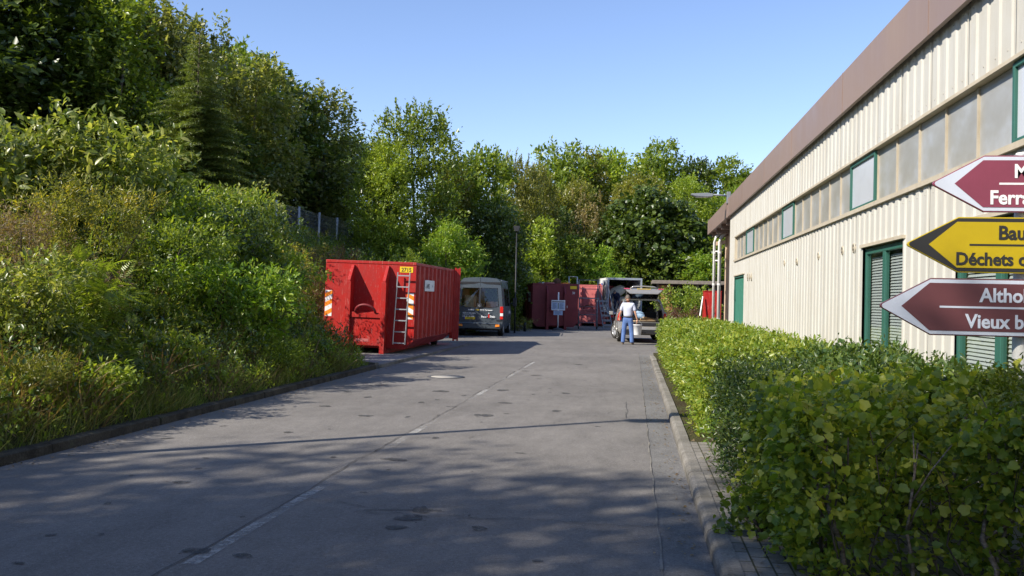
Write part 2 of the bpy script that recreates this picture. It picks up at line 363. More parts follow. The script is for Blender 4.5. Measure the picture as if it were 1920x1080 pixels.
# joint line of the gutter, full of dirt and moss
b = MB()
for i in range(150):
    y = -5 + i * .22; x = .2 + .006 * math.sin(i * 1.3); w = .004 + .003 * math.sin(i * 2.7) + .003 * random.random()
    x2 = .2 + .006 * math.sin((i + 1) * 1.3); b.quad((x - w, y, .008), (x + w, y, .008), (x2 + w, y + .22, .008), (x2 - w, y + .22, .008))
tag(b.build('gutter_joint', 'kerb'), kind='structure')
# kerbs
b = MB()
y = -10.
while y < 26.5:
    h = .10 if y < 23 else .10 * (26.5 - y) / 3.5 + .012
    j = .004 * random.uniform(-1, 1)
    b.prism([(.5 + j, -.05), (.5 + j, h - .035), (.512 + j, h - .012), (.535 + j, h), (.62 + j, h + .003), (.62 + j, -.05)], y + .006, y + .994)
    y += 1
tag(b.build('kerb', 'kerb'), kind='structure')
b = MB(); y = -10.
while y < 19:
    j = .012 * random.uniform(-1, 1); b.prism([(-5.62 + j, -.05), (-5.62 + j, .085), (-5.5 + j, .09), (-5.455 + j, .075), (-5.44 + j, -.05)], y + .01, min(y + 1, 19.1) - .006); y += 1
tag(b.build('kerb', 'kerb_moss'), kind='structure')
b = MB()
for i in range(11):
    y = 19.2 + i; b.box(-5.58, -5.44, y + .006, y + .994, -.05, .07 - .004 * i)
b.bar((-5.5, 19.2, .055), (-9.0, 21.7, .055), .1, .12)
tag(b.build('kerb', 'kerb'), kind='structure')
b = MB(); b.quad((-5.58, 19.3, .05), (-5.58, 30.6, .02), (-9.3, 30.6, .02), (-9.3, 21.7, .05)); b.build('pavement', 'concrete')['kind'] = 'structure'
b = MB(); b.box(.62, 2.98, -10, 9.75, -.04, .095); b.build('pavement', 'paving')['kind'] = 'structure'
b = MB(); b.box(.62, 2.98, 9.75, 27, -.04, .085); b.build('planting_strip', 'soil')['kind'] = 'structure'
b = MB(); b.box(2.95, 14, 27.0, 37, -.04, .05); b.build('pavement', 'concrete')['kind'] = 'structure'
# centre line
b = MB()
b.quad((-2.52, 4.9, .004), (-2.43, 4.9, .004), (-2.39, 22.6, .004), (-2.46, 22.6, .004)); b.build('road_marking', 'marking')['kind'] = 'structure'
# cracks and stains of the road, thin sheets
b = MB()
def crack(p0, p1, w, n=40, amp=.04):
    p0, p1 = Vector(p0), Vector(p1); d = (p1 - p0).normalized(); q = Vector((-d.y, d.x))
    off = 0; prev = None
    for i in range(n + 1):
        off = off * .85 + random.uniform(-1, 1) * amp * .5
        p = p0.lerp(p1, i / n) + q * off; ww = w * random.uniform(.3, 1)
        cur = (p - q * ww / 2, p + q * ww / 2)
        if prev: b.quad((*prev[0], .008), (*prev[1], .008), (*cur[1], .008), (*cur[0], .008))
        prev = cur
crack((-2.56, 3.6), (-2.48, 23), .011, 150, .03)
crack((-1.95, 6.35), (.2, 6.35), .012, 60, .05)
crack((-1.9, 6.4), (-1.35, 6.5), .02, 12, .03)
crack((-2.9, 6.8), (-1.9, 6.5), .008, 30, .04)
crack((-1.8, 9.9), (.0, 13.3), .008, 60, .07)
crack((-.05, 12.2), (-.05, 14.2), .01, 10, .03)
crack((-4.9, 15), (-3.1, 20.5), .01, 40, .06)
b.build('road_crack', 'stain')['kind'] = 'structure'
b = MB()
def blotch(x, y, rx, ry, a=0, sub=True):
    n = 30; ph = [random.uniform(0, 6.3) for _ in range(5)]; vs = []
    for i in range(n):
        t = 2 * PI * i / n; r = 1 + .14 * math.sin(2 * t + ph[0]) + .10 * math.sin(3 * t + ph[1]) + .05 * math.sin(5 * t + ph[2]) + .03 * math.sin(8 * t + ph[3])
        u, v = rx * r * math.cos(t), ry * r * math.sin(t)
        vs.append((x + u * math.cos(a) - v * math.sin(a), y + u * math.sin(a) + v * math.cos(a), .0055 + random.uniform(0, .002)))
    zc = vs[0][2]; b.quad(*[(p[0], p[1], zc) for p in vs])
    if sub and max(rx, ry) > .03:
        for _ in range(2): 
            t = random.uniform(0, 6.3); q_ = random.uniform(1.0, 1.7); blotch(x + rx * q_ * math.cos(t), y + ry * q_ * math.sin(t), rx * random.uniform(.06, .2), ry * random.uniform(.06, .2), 0, False)
def st(px, py, w, h, Yh=None):
    d = CM @ Vector(((px - 960) / F, -(py - 540) / F, -1)); t = -EYE / d.z; s = F / (d.y * t)
    blotch(d.x * t, d.y * t, w / s / 2, h / s / 2 * (d.y * t) / EYE)
for p in [(790, 957, 36, 12), (768, 972, 48, 14), (742, 990, 40, 9), (898, 992, 32, 9), (370, 1034, 50, 14), (455, 1043, 40, 9), (908, 779, 34, 5), (1043, 771, 18, 3),
          (942, 732, 22, 3), (826, 734, 30, 3.5), (822, 839 - 60, 6, 2), (686, 780, 26, 3), (610, 762, 22, 3), (764, 782, 9, 3), (947, 756, 24, 2.6), (1060, 738, 18, 2), (690, 745, 14, 2.5),
          (790, 755, 14, 2.5), (652, 735, 16, 2), (870, 742, 8, 2.5), (540, 811, 22, 2.5), (340, 905, 40, 5), (202, 945, 14, 5), (190, 1003, 10, 4), (455, 970, 8, 4), (35, 1057, 30, 5), (740, 862, 50, 5), (820, 750, 10, 1.6),
          (372, 879, 16, 3), (1005, 704, 20, 1.6), (1085, 684, 12, 1.6), (985, 696, 14, 1.4), (715, 722, 26, 2), (880, 968, 6, 3), (1120, 800, 9, 1.6), (1000, 740, 8, 1.6)]: st(*p)
for i in range(60):
    x = random.uniform(-5, .1); y = random.uniform(4, 27); r = random.uniform(.012, .06); blotch(x, y, r * .6, r * random.uniform(.6, 1.4), random.uniform(0, 3), False)
b.build('oil_stain', 'soak')['kind'] = 'structure'
# manhole
t = thing('manhole_cover', 'round manhole cover with pale concrete fill in the left lane of the road', 'manhole cover', (-3.62, 17.54, 0))
b = MB(); b.lathe([(.37, .002), (.37, .010), (.30, .010)], 40); b.build('ring', 'darkgrey', t)
b = MB(); b.lathe([(.298, .006), (.298, .009), (.0, .009)], 40)
b.build('lid', 'lidgrey', t)

# ------------------------------------------------------------------ foliage engine
def norm(a): return a / np.maximum(np.linalg.norm(a, axis=-1, keepdims=True), 1e-9)
TM = {}
TM['rhomb'] = (np.array([(0, 0, 0), (.45, .27, .07), (1, 0, -.05), (.45, -.27, .07)]), [(0, 1, 2), (0, 2, 3)])
TM['leaf'] = (np.array([(0, 0, 0), (.3, .2, .06), (.65, .17, .03), (1, 0, -.12), (.65, -.17, .03), (.3, -.2, .06), (.5, 0, -.02)]),
              [(0, 1, 6), (1, 2, 6), (2, 3, 6), (3, 4, 6), (4, 5, 6), (5, 0, 6)])
TM['narrow'] = (np.array([(0, 0, 0), (.4, .11, .04), (1, 0, -.14), (.4, -.11, .04)]), [(0, 1, 2), (0, 2, 3)])
TM['blade'] = (np.array([(0, .018, 0), (0, -.018, 0), (.4, .014, .03), (.4, -.014, .03), (.75, .008, -.02), (.75, -.008, -.02), (1, 0, -.14)]), [(0, 1, 3, 2), (2, 3, 5, 4), (4, 5, 6)])
lob = [(0, 0), (-.07, .20), (.02, .40), (.22, .42), (.42, .50), (.56, .42), (.66, .27), (.86, .20), (.96, 0), (.86, -.20), (.66, -.27), (.56, -.42), (.42, -.50), (.22, -.42), (.02, -.40), (-.07, -.20)]
lv = [(x, y, .30 * abs(y) - .22 * x * x + .05 * math.sin(9 * y)) for x, y in lob] + [(.4, 0, -.02)]
TM['lobed'] = (np.array(lv), [(i, (i + 1) % 16, 16) for i in range(16)])
def pinn(n=7, w=.22, fall=.5, droop=.15):
    V, Fc = [], []
    for i in range(n):
        x = .12 + .83 * i / (n - 1); l = w * (1 - fall * abs(i / (n - 1) - .35) * 1.4); 
        for s in (-1, 1):
            o = len(V); z = -droop * x * x
            V += [(x, 0, z), (x + l * .25, s * l * .6 - s * l * .12, z), (x + l * .35, s * l, z - .04), (x + l * .02, s * l * .55, z)]
            Fc += [(o, o + 1, o + 2), (o, o + 2, o + 3)]
    return np.array(V), Fc
TM['pinnate'] = pinn()
TM['fern'] = pinn(11, .34, .8, .35)

def leaf_arrays(P, D, Nn, S, kind):
    tv, tf = TM[kind]; D = norm(D); s = norm(np.cross(Nn, D)); Nn = np.cross(D, s)
    V = P[:, None, :] + S[:, None, None] * (tv[None, :, 0:1] * D[:, None, :] + tv[None, :, 1:2] * s[:, None, :] + tv[None, :, 2:3] * Nn[:, None, :])
    n, k_ = len(P), len(tv)
    V = V.reshape(-1, 3); fl = np.array([i for f in tf for i in f]); fc = np.array([len(f) for f in tf])
    L = (fl[None, :] + (np.arange(n) * k_)[:, None]).ravel(); C = np.tile(fc, n)
    return V, L, C
def mesh_from(name, arrs, mats):
    """arrs: list of (V, loops, counts) one per material"""
    V = np.concatenate([a[0] for a in arrs]); off = np.cumsum([0] + [len(a[0]) for a in arrs])
    L = np.concatenate([a[1] + off[i] for i, a in enumerate(arrs)]); C = np.concatenate([a[2] for a in arrs])
    mi = np.concatenate([np.full(len(a[2]), i) for i, a in enumerate(arrs)])
    me = bpy.data.meshes.new(name); me.vertices.add(len(V)); me.vertices.foreach_set('co', V.astype(np.float32).ravel())
    me.loops.add(len(L)); me.loops.foreach_set('vertex_index', L.astype(np.int32))
    me.polygons.add(len(C)); st_ = np.concatenate([[0], np.cumsum(C)[:-1]])
    me.polygons.foreach_set('loop_start', st_.astype(np.int32)); me.polygons.foreach_set('loop_total', C.astype(np.int32))
    me.polygons.foreach_set('material_index', mi.astype(np.int32)); me.update(calc_edges=True)
    for m in mats: me.materials.append(M[m])
    return me
def rdir(n, g): return norm(g.normal(size=(n, 3)))
def sprays(tips, out_, g, per, spread, size, up=.35, flat=.6, elong=1.0, droop=0.0):
    """leaves round each tip: returns P, D, N, S"""
    n = len(tips); T = np.repeat(tips, per, 0); O = np.repeat(out_, per, 0); m = len(T)
    along = g.uniform(-.6, 1, (m, 1)) * spread * elong
    P = T + O * along + g.normal(size=(m, 3)) * spread * .42
    D = norm(O * .7 + rdir(m, g) * .8 + np.array([0, 0, up * .3 - droop]))
    Nn = norm(np.array([0, 0, 1.]) * flat + O * .35 + rdir(m, g) * .65)
    S = size * (.45 + .9 * g.uniform(0, 1, m) ** 1.3)
    return P, D, Nn, S
def blob_tips(blobs, n, g, shell=.6, rough=.16, zmin=None):
    bl = np.array(blobs, float); w = (bl[:, 3] * bl[:, 4] * bl[:, 5]) ** .62; w /= w.sum()
    idx = g.choice(len(bl), n, p=w); d = rdir(n, g)
    ph = np.stack([np.sin(d @ g.normal(size=3) * 4 + g.uniform(0, 6)) for _ in range(5)], 1).mean(1)
    r = (shell + (1 - shell) * g.uniform(0, 1, n) ** .6) * (1 + rough * 2 * ph)
    c, rad = bl[idx, :3], bl[idx, 3:]
    P = c + d * rad * r[:, None]; O = norm(d / rad * rad.mean(1, keepdims=True) + np.array([0, 0, .25]))
    # drop the tips buried deep in another blob
    keep = np.ones(n, bool)
    for b_ in bl:
        q = ((P - b_[:3]) / b_[3:]); keep &= ~((q ** 2).sum(1) < .28)
    if zmin is not None: keep &= P[:, 2] > zmin
    return P[keep], O[keep]

def limb_mesh(blobs, H, tr, g, n_limb=14, lean=0., stems=1, name='trunk', mat='bark', twigs=0, tips=None):
    b = MB()
    for s_ in range(stems):
        ox, oy = (0, 0) if stems == 1 else (g.uniform(-.25, .25) * H * .08, g.uniform(-.25, .25) * H * .08)
        pts = [Vector((ox * (1 + 5 * t) + lean * t * t * H + .015 * H * math.sin(5 * t + s_), oy * (1 + 5 * t) + .015 * H * math.cos(4 * t + s_), -.3 + (H * .86 + .3) * t)) for t in np.linspace(0, 1, 9)]
        b.tube(pts, [tr * (1 - .88 * t) * (1.25 if i == 0 else 1) / (stems ** .5) for i, t in enumerate(np.linspace(0, 1, 9))], 8)
        for i in range(n_limb):
            bb = blobs[i % len(blobs)]; c = Vector(bb[:3]); d = Vector(rdir(1, g)[0]); e = c + Vector((d.x * bb[3], d.y * bb[4], d.z * bb[5])) * .7
            t0 = min(.92, max(.15, (e.z / H) * .72)); k_ = t0 * 8; i0 = int(k_); p0 = pts[i0].lerp(pts[min(8, i0 + 1)], k_ - i0)
            mid = p0.lerp(e, .5) + Vector((0, 0, .03 * H)); r0 = tr * (1 - .85 * t0) * .5 / (stems ** .5)
            b.tube([p0, p0.lerp(mid, .5), mid, mid.lerp(e, .5), e], [r0, r0 * .8, r0 * .6, r0 * .4, r0 * .15], 5)
    return b

def tree_proto(seed, blobs, n_tips, per, spread, size, kind='rhomb', tr=.2, H=10., whips=0, mat='broad', shell=.55, rough=.16, droop=0., flat=.6, elong=1., stems=1, n_limb=14, bark='bark', zmin=.3, name='tree'):
    g = np.random.default_rng(seed)
    P, O = blob_tips(blobs, n_tips, g, shell, rough, zmin)
    A = [sprays(P, O, g, per, spread, size, droop=droop, flat=flat, elong=elong)]
    if whips:
        bl = np.array(blobs); top = bl[:, 2] + bl[:, 5]
        for _ in range(whips):
            j = g.choice(len(bl), p=(top - top.min() + 1) ** 2 / ((top - top.min() + 1) ** 2).sum()); th = g.uniform(0, 2 * PI); rr = g.uniform(.1, .85) ** .6
            q = np.array([bl[j, 0] + math.cos(th) * bl[j, 3] * rr, bl[j, 1] + math.sin(th) * bl[j, 4] * rr, bl[j, 2] + bl[j, 5] * math.sqrt(max(0, 1 - rr * rr)) * .9])
            Lw = g.uniform(.3, 1.0); tt = np.linspace(0, 1, 12)[:, None]; lean = g.normal(size=3) * .15; lean[2] = 1
            W = q + tt * Lw * norm(lean); Oo = np.tile(norm(lean), (12, 1))
            A.append(sprays(W, Oo, g, 4, .10, size * .85))
    arr = [np.concatenate([a[i] for a in A]) for i in range(4)]
    me = mesh_from('crown', [leaf_arrays(*arr, kind)], [mat])
    lb = limb_mesh(blobs, H, tr, g, n_limb, stems=stems)
    root = thing(name, None, None); root['category'] = 'tree'
    tk = lb.build('trunk', bark, root)
    cr = bpy.data.objects.new('crown', me); COL.objects.link(cr); cr.parent = root
    return root
def set_leaf(root, m):
    for c in root.children:
        if c.name.startswith(('crown', 'foliage')) and c.data.materials:
            c.material_slots[0].link = 'OBJECT'; c.material_slots[0].material = M[m]
used = set()
def place(proto, name, label, cat, loc, rz, sxy, sz, leaf=None, group=None):
    if proto.name not in used: o = proto; used.add(proto.name)
    else: o = copy_tree(proto)
    o.name = name; o.location = loc; o.rotation_euler = (0, 0, rz); o.scale = (sxy, sxy, sz)
    for k_ in ('label', 'category', 'group'):
        if k_ in o: del o[k_]
    tag(o, label, cat, group)
    if leaf: set_leaf(o, leaf)
    return o

# tree prototypes, all 10 m tall
def bl_round(seed, n=9, w=3.0, z0=2.2, z1=9.2):
    g = np.random.default_rng(seed); L = [(0, 0, (z0 + z1) / 2, w * .72, w * .72, (z1 - z0) * .42)]
    for i in range(n):
        th = g.uniform(0, 2 * PI); z = z0 + (z1 - z0) * (i + .5) / n; fz = math.sin(PI * min(1, max(.12, (z - z0 + .9) / (z1 - z0 + 1.2)))) ** .7
        r = g.uniform(.8, 1.35); L.append((math.cos(th) * w * .62 * fz, math.sin(th) * w * .62 * fz, z, r, r, r * .85))
        th += g.uniform(1.8, 3.5); L.append((math.cos(th) * w * .6 * fz, math.sin(th) * w * .6 * fz, z + .2, r, r, r * .8))
    return L
PR = {}
PR['a'] = tree_proto(11, bl_round(1, 9, 3.2, 1.6, 9), 620, 26, .42, .30, 'rhomb', mat='broad', name='broadleaf_tree', tr=.19)
PR['b'] = tree_proto(12, bl_round(2, 10, 3.0, 1.2, 8.9), 640, 26, .40, .28, 'rhomb', mat='broad', name='broadleaf_tree', tr=.17)
PR['c'] = tree_proto(13, bl_round(3, 11, 2.1, 1.0, 9.0), 560, 26, .36, .24, 'rhomb', whips=26, mat='olive', name='birch_tree', tr=.14, droop=.25, bark='bark_pale')
PR['d'] = tree_proto(14, bl_round(4, 12, 3.0, .4, 8.9) + [(.3, .2, 7.4, 1.9, 1.9, 1.5), (-1.0, 0, 6.6, 1.6, 1.6, 1.5)], 980, 30, .36, .20, 'rhomb', whips=70, mat='broad', name='ash_tree', tr=.16, elong=1.4, shell=.4)
PR['e'] = tree_proto(15, bl_round(5, 7, 3.3, .3, 8.6), 620, 34, .62, .42, 'narrow', mat='lime', name='robinia_tree', tr=.12, shell=.5, droop=.35, stems=2)
PR['f'] = tree_proto(16, bl_round(6, 8, 3.7, 1.0, 8.8), 620, 40, .5, .27, 'lobed', mat='dark', name='sycamore_tree', tr=.22, droop=.2)
PR['g'] = tree_proto(17, bl_round(7, 9, 2.6, .8, 9), 380, 13, .42, .26, 'narrow', whips=20, mat='tan', name='dry_tree', tr=.14, shell=.3, elong=1.5)
PR['r'] = tree_proto(18, bl_round(8, 9, 3.2, 1.6, 9), 720, 21, .5, .20, 'rhomb', mat='broad', name='roadside_tree', tr=.17, shell=.35)
for p_ in PR.values(): p_.location = (0, 0, -50)

def tree(p, px, ytop, Y, w, rz, name, label, leaf=None, group=None, cat='tree', X=None):
    q = at(px, ytop, Y); x = q.x if X is None else X; gz = tz1(x, Y); h = (q.z - gz) / 10.
    return place(PR[p], name, label, cat, (x, Y, gz - .1), rz, w / 6.4, h * 1.0, leaf, group)

G1 = 'tall trees along the top of the left bank'; G2 = 'trees on the slope at the end of the yard'; G3 = 'bushes at the end of the yard'
# left: tall trees behind the fence, near to far; their shade is put into the dark leaves
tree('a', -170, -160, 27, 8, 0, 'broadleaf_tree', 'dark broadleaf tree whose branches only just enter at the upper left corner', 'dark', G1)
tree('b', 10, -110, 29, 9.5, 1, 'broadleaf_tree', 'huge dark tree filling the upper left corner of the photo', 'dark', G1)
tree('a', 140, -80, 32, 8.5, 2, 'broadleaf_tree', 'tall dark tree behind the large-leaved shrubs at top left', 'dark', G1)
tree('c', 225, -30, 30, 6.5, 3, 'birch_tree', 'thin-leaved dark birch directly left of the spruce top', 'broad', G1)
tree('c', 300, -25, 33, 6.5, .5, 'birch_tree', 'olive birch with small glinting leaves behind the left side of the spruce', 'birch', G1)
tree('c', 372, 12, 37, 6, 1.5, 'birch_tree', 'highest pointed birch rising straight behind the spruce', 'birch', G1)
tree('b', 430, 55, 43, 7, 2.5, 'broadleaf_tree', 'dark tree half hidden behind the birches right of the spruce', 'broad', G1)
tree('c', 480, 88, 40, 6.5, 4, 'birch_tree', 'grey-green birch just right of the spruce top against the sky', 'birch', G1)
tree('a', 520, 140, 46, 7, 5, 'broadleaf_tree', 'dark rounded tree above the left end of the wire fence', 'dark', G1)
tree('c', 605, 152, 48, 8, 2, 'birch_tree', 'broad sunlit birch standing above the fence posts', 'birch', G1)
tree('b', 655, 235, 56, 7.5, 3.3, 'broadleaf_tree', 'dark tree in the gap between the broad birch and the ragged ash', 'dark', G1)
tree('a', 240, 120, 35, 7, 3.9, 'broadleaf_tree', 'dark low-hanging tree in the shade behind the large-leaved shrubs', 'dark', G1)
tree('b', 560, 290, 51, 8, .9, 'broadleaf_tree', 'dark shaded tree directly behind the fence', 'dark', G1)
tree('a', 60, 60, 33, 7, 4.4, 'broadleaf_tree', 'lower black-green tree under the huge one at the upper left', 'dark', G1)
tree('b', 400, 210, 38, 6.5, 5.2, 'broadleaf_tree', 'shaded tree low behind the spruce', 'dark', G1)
# middle
tree('d', 780, 185, 44, 6.0, 0, 'ash_tree', 'ragged-topped ash behind the big red container with whippy upright shoots', 'broad')
tree('d', 728, 255, 42, 4.2, 2, 'ash_tree', 'lighter green ash left of the ragged-topped one, above the red container', 'light')
tree('b', 893, 258, 50, 6.0, 1.2, 'broadleaf_tree', 'dense olive tree above the dark grey van', 'broad')
tree('d', 850, 290, 48, 3.8, 4.2, 'ash_tree', 'slim tree with pale trunk between the ragged ash and the dense olive tree', 'olive')
tree('e', 842, 392, 41.5, 3.5, 1, 'robinia_tree', 'bright lime-green feathery robinia between the container and the van', 'lime')
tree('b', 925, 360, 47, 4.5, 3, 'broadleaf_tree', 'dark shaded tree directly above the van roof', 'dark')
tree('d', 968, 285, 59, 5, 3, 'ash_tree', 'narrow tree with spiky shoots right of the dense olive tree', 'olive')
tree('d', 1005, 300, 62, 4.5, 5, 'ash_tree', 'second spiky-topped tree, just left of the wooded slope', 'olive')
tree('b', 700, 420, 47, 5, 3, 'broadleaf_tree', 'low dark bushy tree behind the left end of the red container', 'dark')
# slope at the end
tree('a', 1050, 268, 84, 8.5, .3, 'broadleaf_tree', 'leftmost tree on the skyline of the wooded slope', 'broad', G2)
tree('b', 1010, 335, 74, 7, 1.3, 'broadleaf_tree', 'olive tree low on the left end of the wooded slope', 'olive', G2)
tree('a', 1105, 285, 86, 7, 2.6, 'broadleaf_tree', 'skyline tree between the leftmost one and the pale round one', 'olive', G2)
tree('b', 1155, 265, 88, 8.5, 4.1, 'broadleaf_tree', 'pale round skyline tree over the middle of the slope', 'light', G2)
tree('a', 1232, 266, 88, 8.5, 5.5, 'broadleaf_tree', 'highest rounded skyline tree right of the middle of the slope', 'broad', G2)
tree('b', 1295, 286, 92, 8, .8, 'broadleaf_tree', 'skyline tree left of the dark one beside the brown fascia', 'dark', G2)
tree('a', 1375, 298, 90, 8.5, 1.9, 'broadleaf_tree', 'dark skyline tree beside the brown roof fascia', 'broad', G2)
tree('b', 1440, 320, 90, 8, 2.9, 'broadleaf_tree', 'skyline tree mostly hidden behind the roof fascia', 'broad', G2)
tree('d', 1085, 330, 76, 7, 1, 'ash_tree', 'olive feathery tree above the tan dying tree', 'olive', G2)
tree('d', 1200, 320, 78, 7.5, 2, 'ash_tree', 'yellow-green feathery tree in the middle of the slope', 'olive', G2)
tree('d', 1290, 325, 79, 7.5, 4, 'ash_tree', 'yellow-green feathery tree above the wall lamp', 'light', G2)
tree('d', 1390, 340, 80, 7, 5, 'ash_tree', 'yellowish tree close behind the end of the roof', 'lime', G2)
tree('g', 1100, 352, 67, 5.2, 0, 'dry_tree', 'tan dying tree standing among green ones over the truck', 'tan', G2)
tree('f', 1225, 335, 66, 7.2, 1, 'sycamore_tree', 'large dark sycamore in the middle behind the truck and car', 'dark', G2)
tree('f', 1165, 375, 68, 5.4, 3.2, 'sycamore_tree', 'dark sycamore between the tan tree and the large sycamore', 'dark', G2)
tree('f', 1310, 400, 67, 5.5, 2, 'sycamore_tree', 'dark sycamore behind the wall lamp', 'dark', G2)
tree('a', 1045, 390, 66, 5, 5, 'broadleaf_tree', 'dark tree between the street lamp and the tan tree', 'dark', G2)
for i, (px, yt, Y_, w, lf, lab) in enumerate([(1000, 405, 58, 4.4, 'light', 'light green bush behind the dark red container'), (1060, 430, 60, 4.6, 'broad', 'round green bush above the notice board'),
        (1120, 460, 61, 4.0, 'lime', 'bright green bush above the left side of the truck'), (1175, 450, 64, 4.6, 'broad', 'green bush directly over the truck roof'),
        (1240, 455, 66, 5, 'light', 'pale green bush above the open tailgate'), (1300, 460, 64, 5, 'lime', 'bright green bush above the shed roof'), (1350, 445, 66, 5.5, 'light', 'green bush beside the end of the roof overhang'),
        (1080, 500, 60, 3.2, 'lime', 'small bright bush over the pale red container'), (950, 470, 51, 3.5, 'broad', 'bush behind the thin street lamp'), (985, 500, 56, 3.6, 'light', 'low bush left of the dark red container top')]):
    tree('ab'[i % 2], px, yt, Y_, w, i * 1.7, 'bush', lab, lf, G3, 'bush')
# trees to the left and behind, whose shade falls on the road
GS = 'roadside trees left of the camera'
for i, (x, y, h, w, lf) in enumerate([(-9.3, -5.6, 12.5, 7.5, 'broad'), (-6.8, -4.6, 9.5, 6.0, 'broad'), (-12.5, -4.6, 12.0, 8.0, 'broad'), (-14.5, -12, 13, 8.5, 'broad'), (-15.5, -3.4, 9.8, 7.5, 'broad'), (-10.5, -2.2, 7.2, 5.6, 'broad'), (-19, -7.5, 13, 9, 'dark'), (-8.5, -10.5, 9.5, 8, 'broad'), (-31, 21, 14, 9, 'dark'), (-29, 30, 14, 9, 'dark'), (-34, 36, 15, 9, 'dark')]):
    place(PR['r'], 'roadside_tree', 'roadside tree on the left bank before the camera, outside the photo', 'tree', (x, y, tz1(x, y) - .1), i * 1.3, w / 6.4, h / 10, lf, GS)

# ------------------------------------------------------------------ shrubs of the bank
def shrub(name, label, px, ytop, Y_, w, leaf, kind, size, n=260, per=22, group=None, seed=0, x=None, base=None, shell=.45, droop=0., flat=.6, yel=None, wd=None, nb=8, cat='shrub', elong=1., rough=.2, spread=None, stemr=.02, nst=6, up=.35):
    q = at(px, ytop, Y_); x = q.x if x is None else x; gz = tz1(x, Y_) if base is None else base; h = max(.4, q.z - gz)
    g = np.random.default_rng(seed * 17 + int(px) + 2000); wd = wd or w
    bl = [(0, 0, h * .5, w * .36, wd * .36, h * .44)]
    for i in range(nb):
        th = g.uniform(0, 2 * PI); rr = g.uniform(.3, .9) ** .6; z = g.uniform(.2, .86) * h; s_ = g.uniform(.14, .24)
        bl.append((math.cos(th) * w * .36 * rr, math.sin(th) * wd * .36 * rr, z, w * s_, wd * s_, h * g.uniform(.12, .2)))
    P, O = blob_tips(bl, n, g, shell, rough, .03)
    root = thing(name, label, cat, (x, Y_, gz - .03), 0, group)
    A = [leaf_arrays(*sprays(P, O, g, per, spread or max(.07, size * 1.3), size, flat=flat, droop=droop, elong=elong, up=up), kind)]; ms = [leaf]
    if yel:
        T = P[P[:, 2] > h * .55]; T = T[g.permutation(len(T))[:int(n * .10)]]
        if len(T):
            Q = sprays(T, np.tile([0, 0, 1.], (len(T), 1)), g, 16, .07, .05, elong=1.6); A.append(leaf_arrays(*Q, 'rhomb')); ms.append(yel)
    o = bpy.data.objects.new('foliage', mesh_from('foliage', A, ms)); COL.objects.link(o); o.parent = root
    b = MB()
    for i in range(nst):
        j = g.integers(len(P)); e = Vector(P[j]); s0 = Vector((g.normal() * w * .06, g.normal() * wd * .06, -.1))
        b.tube([s0, s0.lerp(e, .4) + Vector((0, 0, .08 * h)), e], [stemr, stemr * .7, stemr * .3], 5)
    b.build('stems', 'bark', root)
    return root
GL = 'large-leaved shrubs on top of the bank'
shrub('large_leaved_shrub', 'large-leaved shrub cut by the left edge of the photo, top of the bank', -30, 250, 14.2, 3.0, 'silver', 'leaf', .17, 330, 14, GL, 1, droop=.25)
shrub('large_leaved_shrub', 'large-leaved shrub left of the tallest one on the bank', 75, 238, 15, 2.4, 'silver', 'leaf', .17, 300, 14, GL, 2, droop=.25)
shrub('large_leaved_shrub', 'tallest large-leaved shrub, its shoots standing up before the dark trees', 205, 218, 15.5, 2.6, 'silver', 'leaf', .17, 340, 14, GL, 3, droop=.25)
shrub('large_leaved_shrub', 'darker large-leaved shrub left of the foot of the spruce', 290, 290, 17, 2.6, 'broad', 'leaf', .16, 320, 14, GL, 4, droop=.25)
shrub('goldenrod', 'goldenrod clump with yellow flower heads below the large-leaved shrubs', 170, 330, 12.6, 2.2, 'olive', 'narrow', .09, 330, 24, None, 5, yel='yellow', cat='wildflower')
shrub('goldenrod', 'goldenrod clump at the far left under the large-leaved shrubs', 60, 350, 12.2, 2.2, 'olive', 'narrow', .09, 300, 24, None, 6, yel='yellow', cat='wildflower')
shrub('dry_sorrel', 'brown dried sorrel stalks at the left edge, halfway up the bank', 40, 395, 10.9, 2.0, 'straw', 'narrow', .06, 260, 34, None, 7, elong=2.4, cat='weed', wd=1.2)
shrub('dry_sorrel', 'smaller brown sorrel clump right of the large brown one', 150, 455, 12.0, 1.3, 'straw', 'narrow', .06, 160, 34, None, 8, elong=2.4, cat='weed', wd=1.)
shrub('bindweed_thicket', 'tangled thicket of grey-green leaves in the middle of the bank', 300, 390, 14.3, 2.9, 'broad', 'leaf', .085, 430, 20, None, 9)
shrub('bindweed_thicket', 'dark tangled thicket under the spruce', 400, 385, 17.2, 3.4, 'dark', 'leaf', .10, 430, 20, None, 10)
shrub('dogwood_bush', 'wide bright green bush with shining leaves near the kerb', 440, 500, 15.2, 3.1, 'lime', 'leaf', .105, 760, 17, 'bright bushes near the kerb', 11, x=-7.1, droop=.2, wd=2.2)
shrub('dogwood_bush', 'bright green bush above and left of the wide one', 385, 438, 17.0, 2.0, 'light', 'leaf', .105, 330, 17, 'bright bushes near the kerb', 12, droop=.2)
shrub('dogwood_bush', 'green bush above and right of the wide bright one', 490, 440, 18.3, 2.4, 'light', 'leaf', .10, 360, 17, 'bright bushes near the kerb', 13, droop=.2)
shrub('dogwood_bush', 'narrow pale-tipped bush next to the striped edge of the red container', 548, 545, 18.6, 1.2, 'light', 'leaf', .08, 150, 17, 'bright bushes near the kerb', 14, droop=.2)
shrub('hazel_thicket', 'dark green thicket right of the spruce', 455, 350, 20.0, 2.4, 'broad', 'leaf', .11, 430, 18, None, 15)
shrub('hazel_thicket', 'green thicket reaching over the left end of the fence', 440, 320, 20, 2.4, 'silver', 'leaf', .11, 300, 18, None, 16)
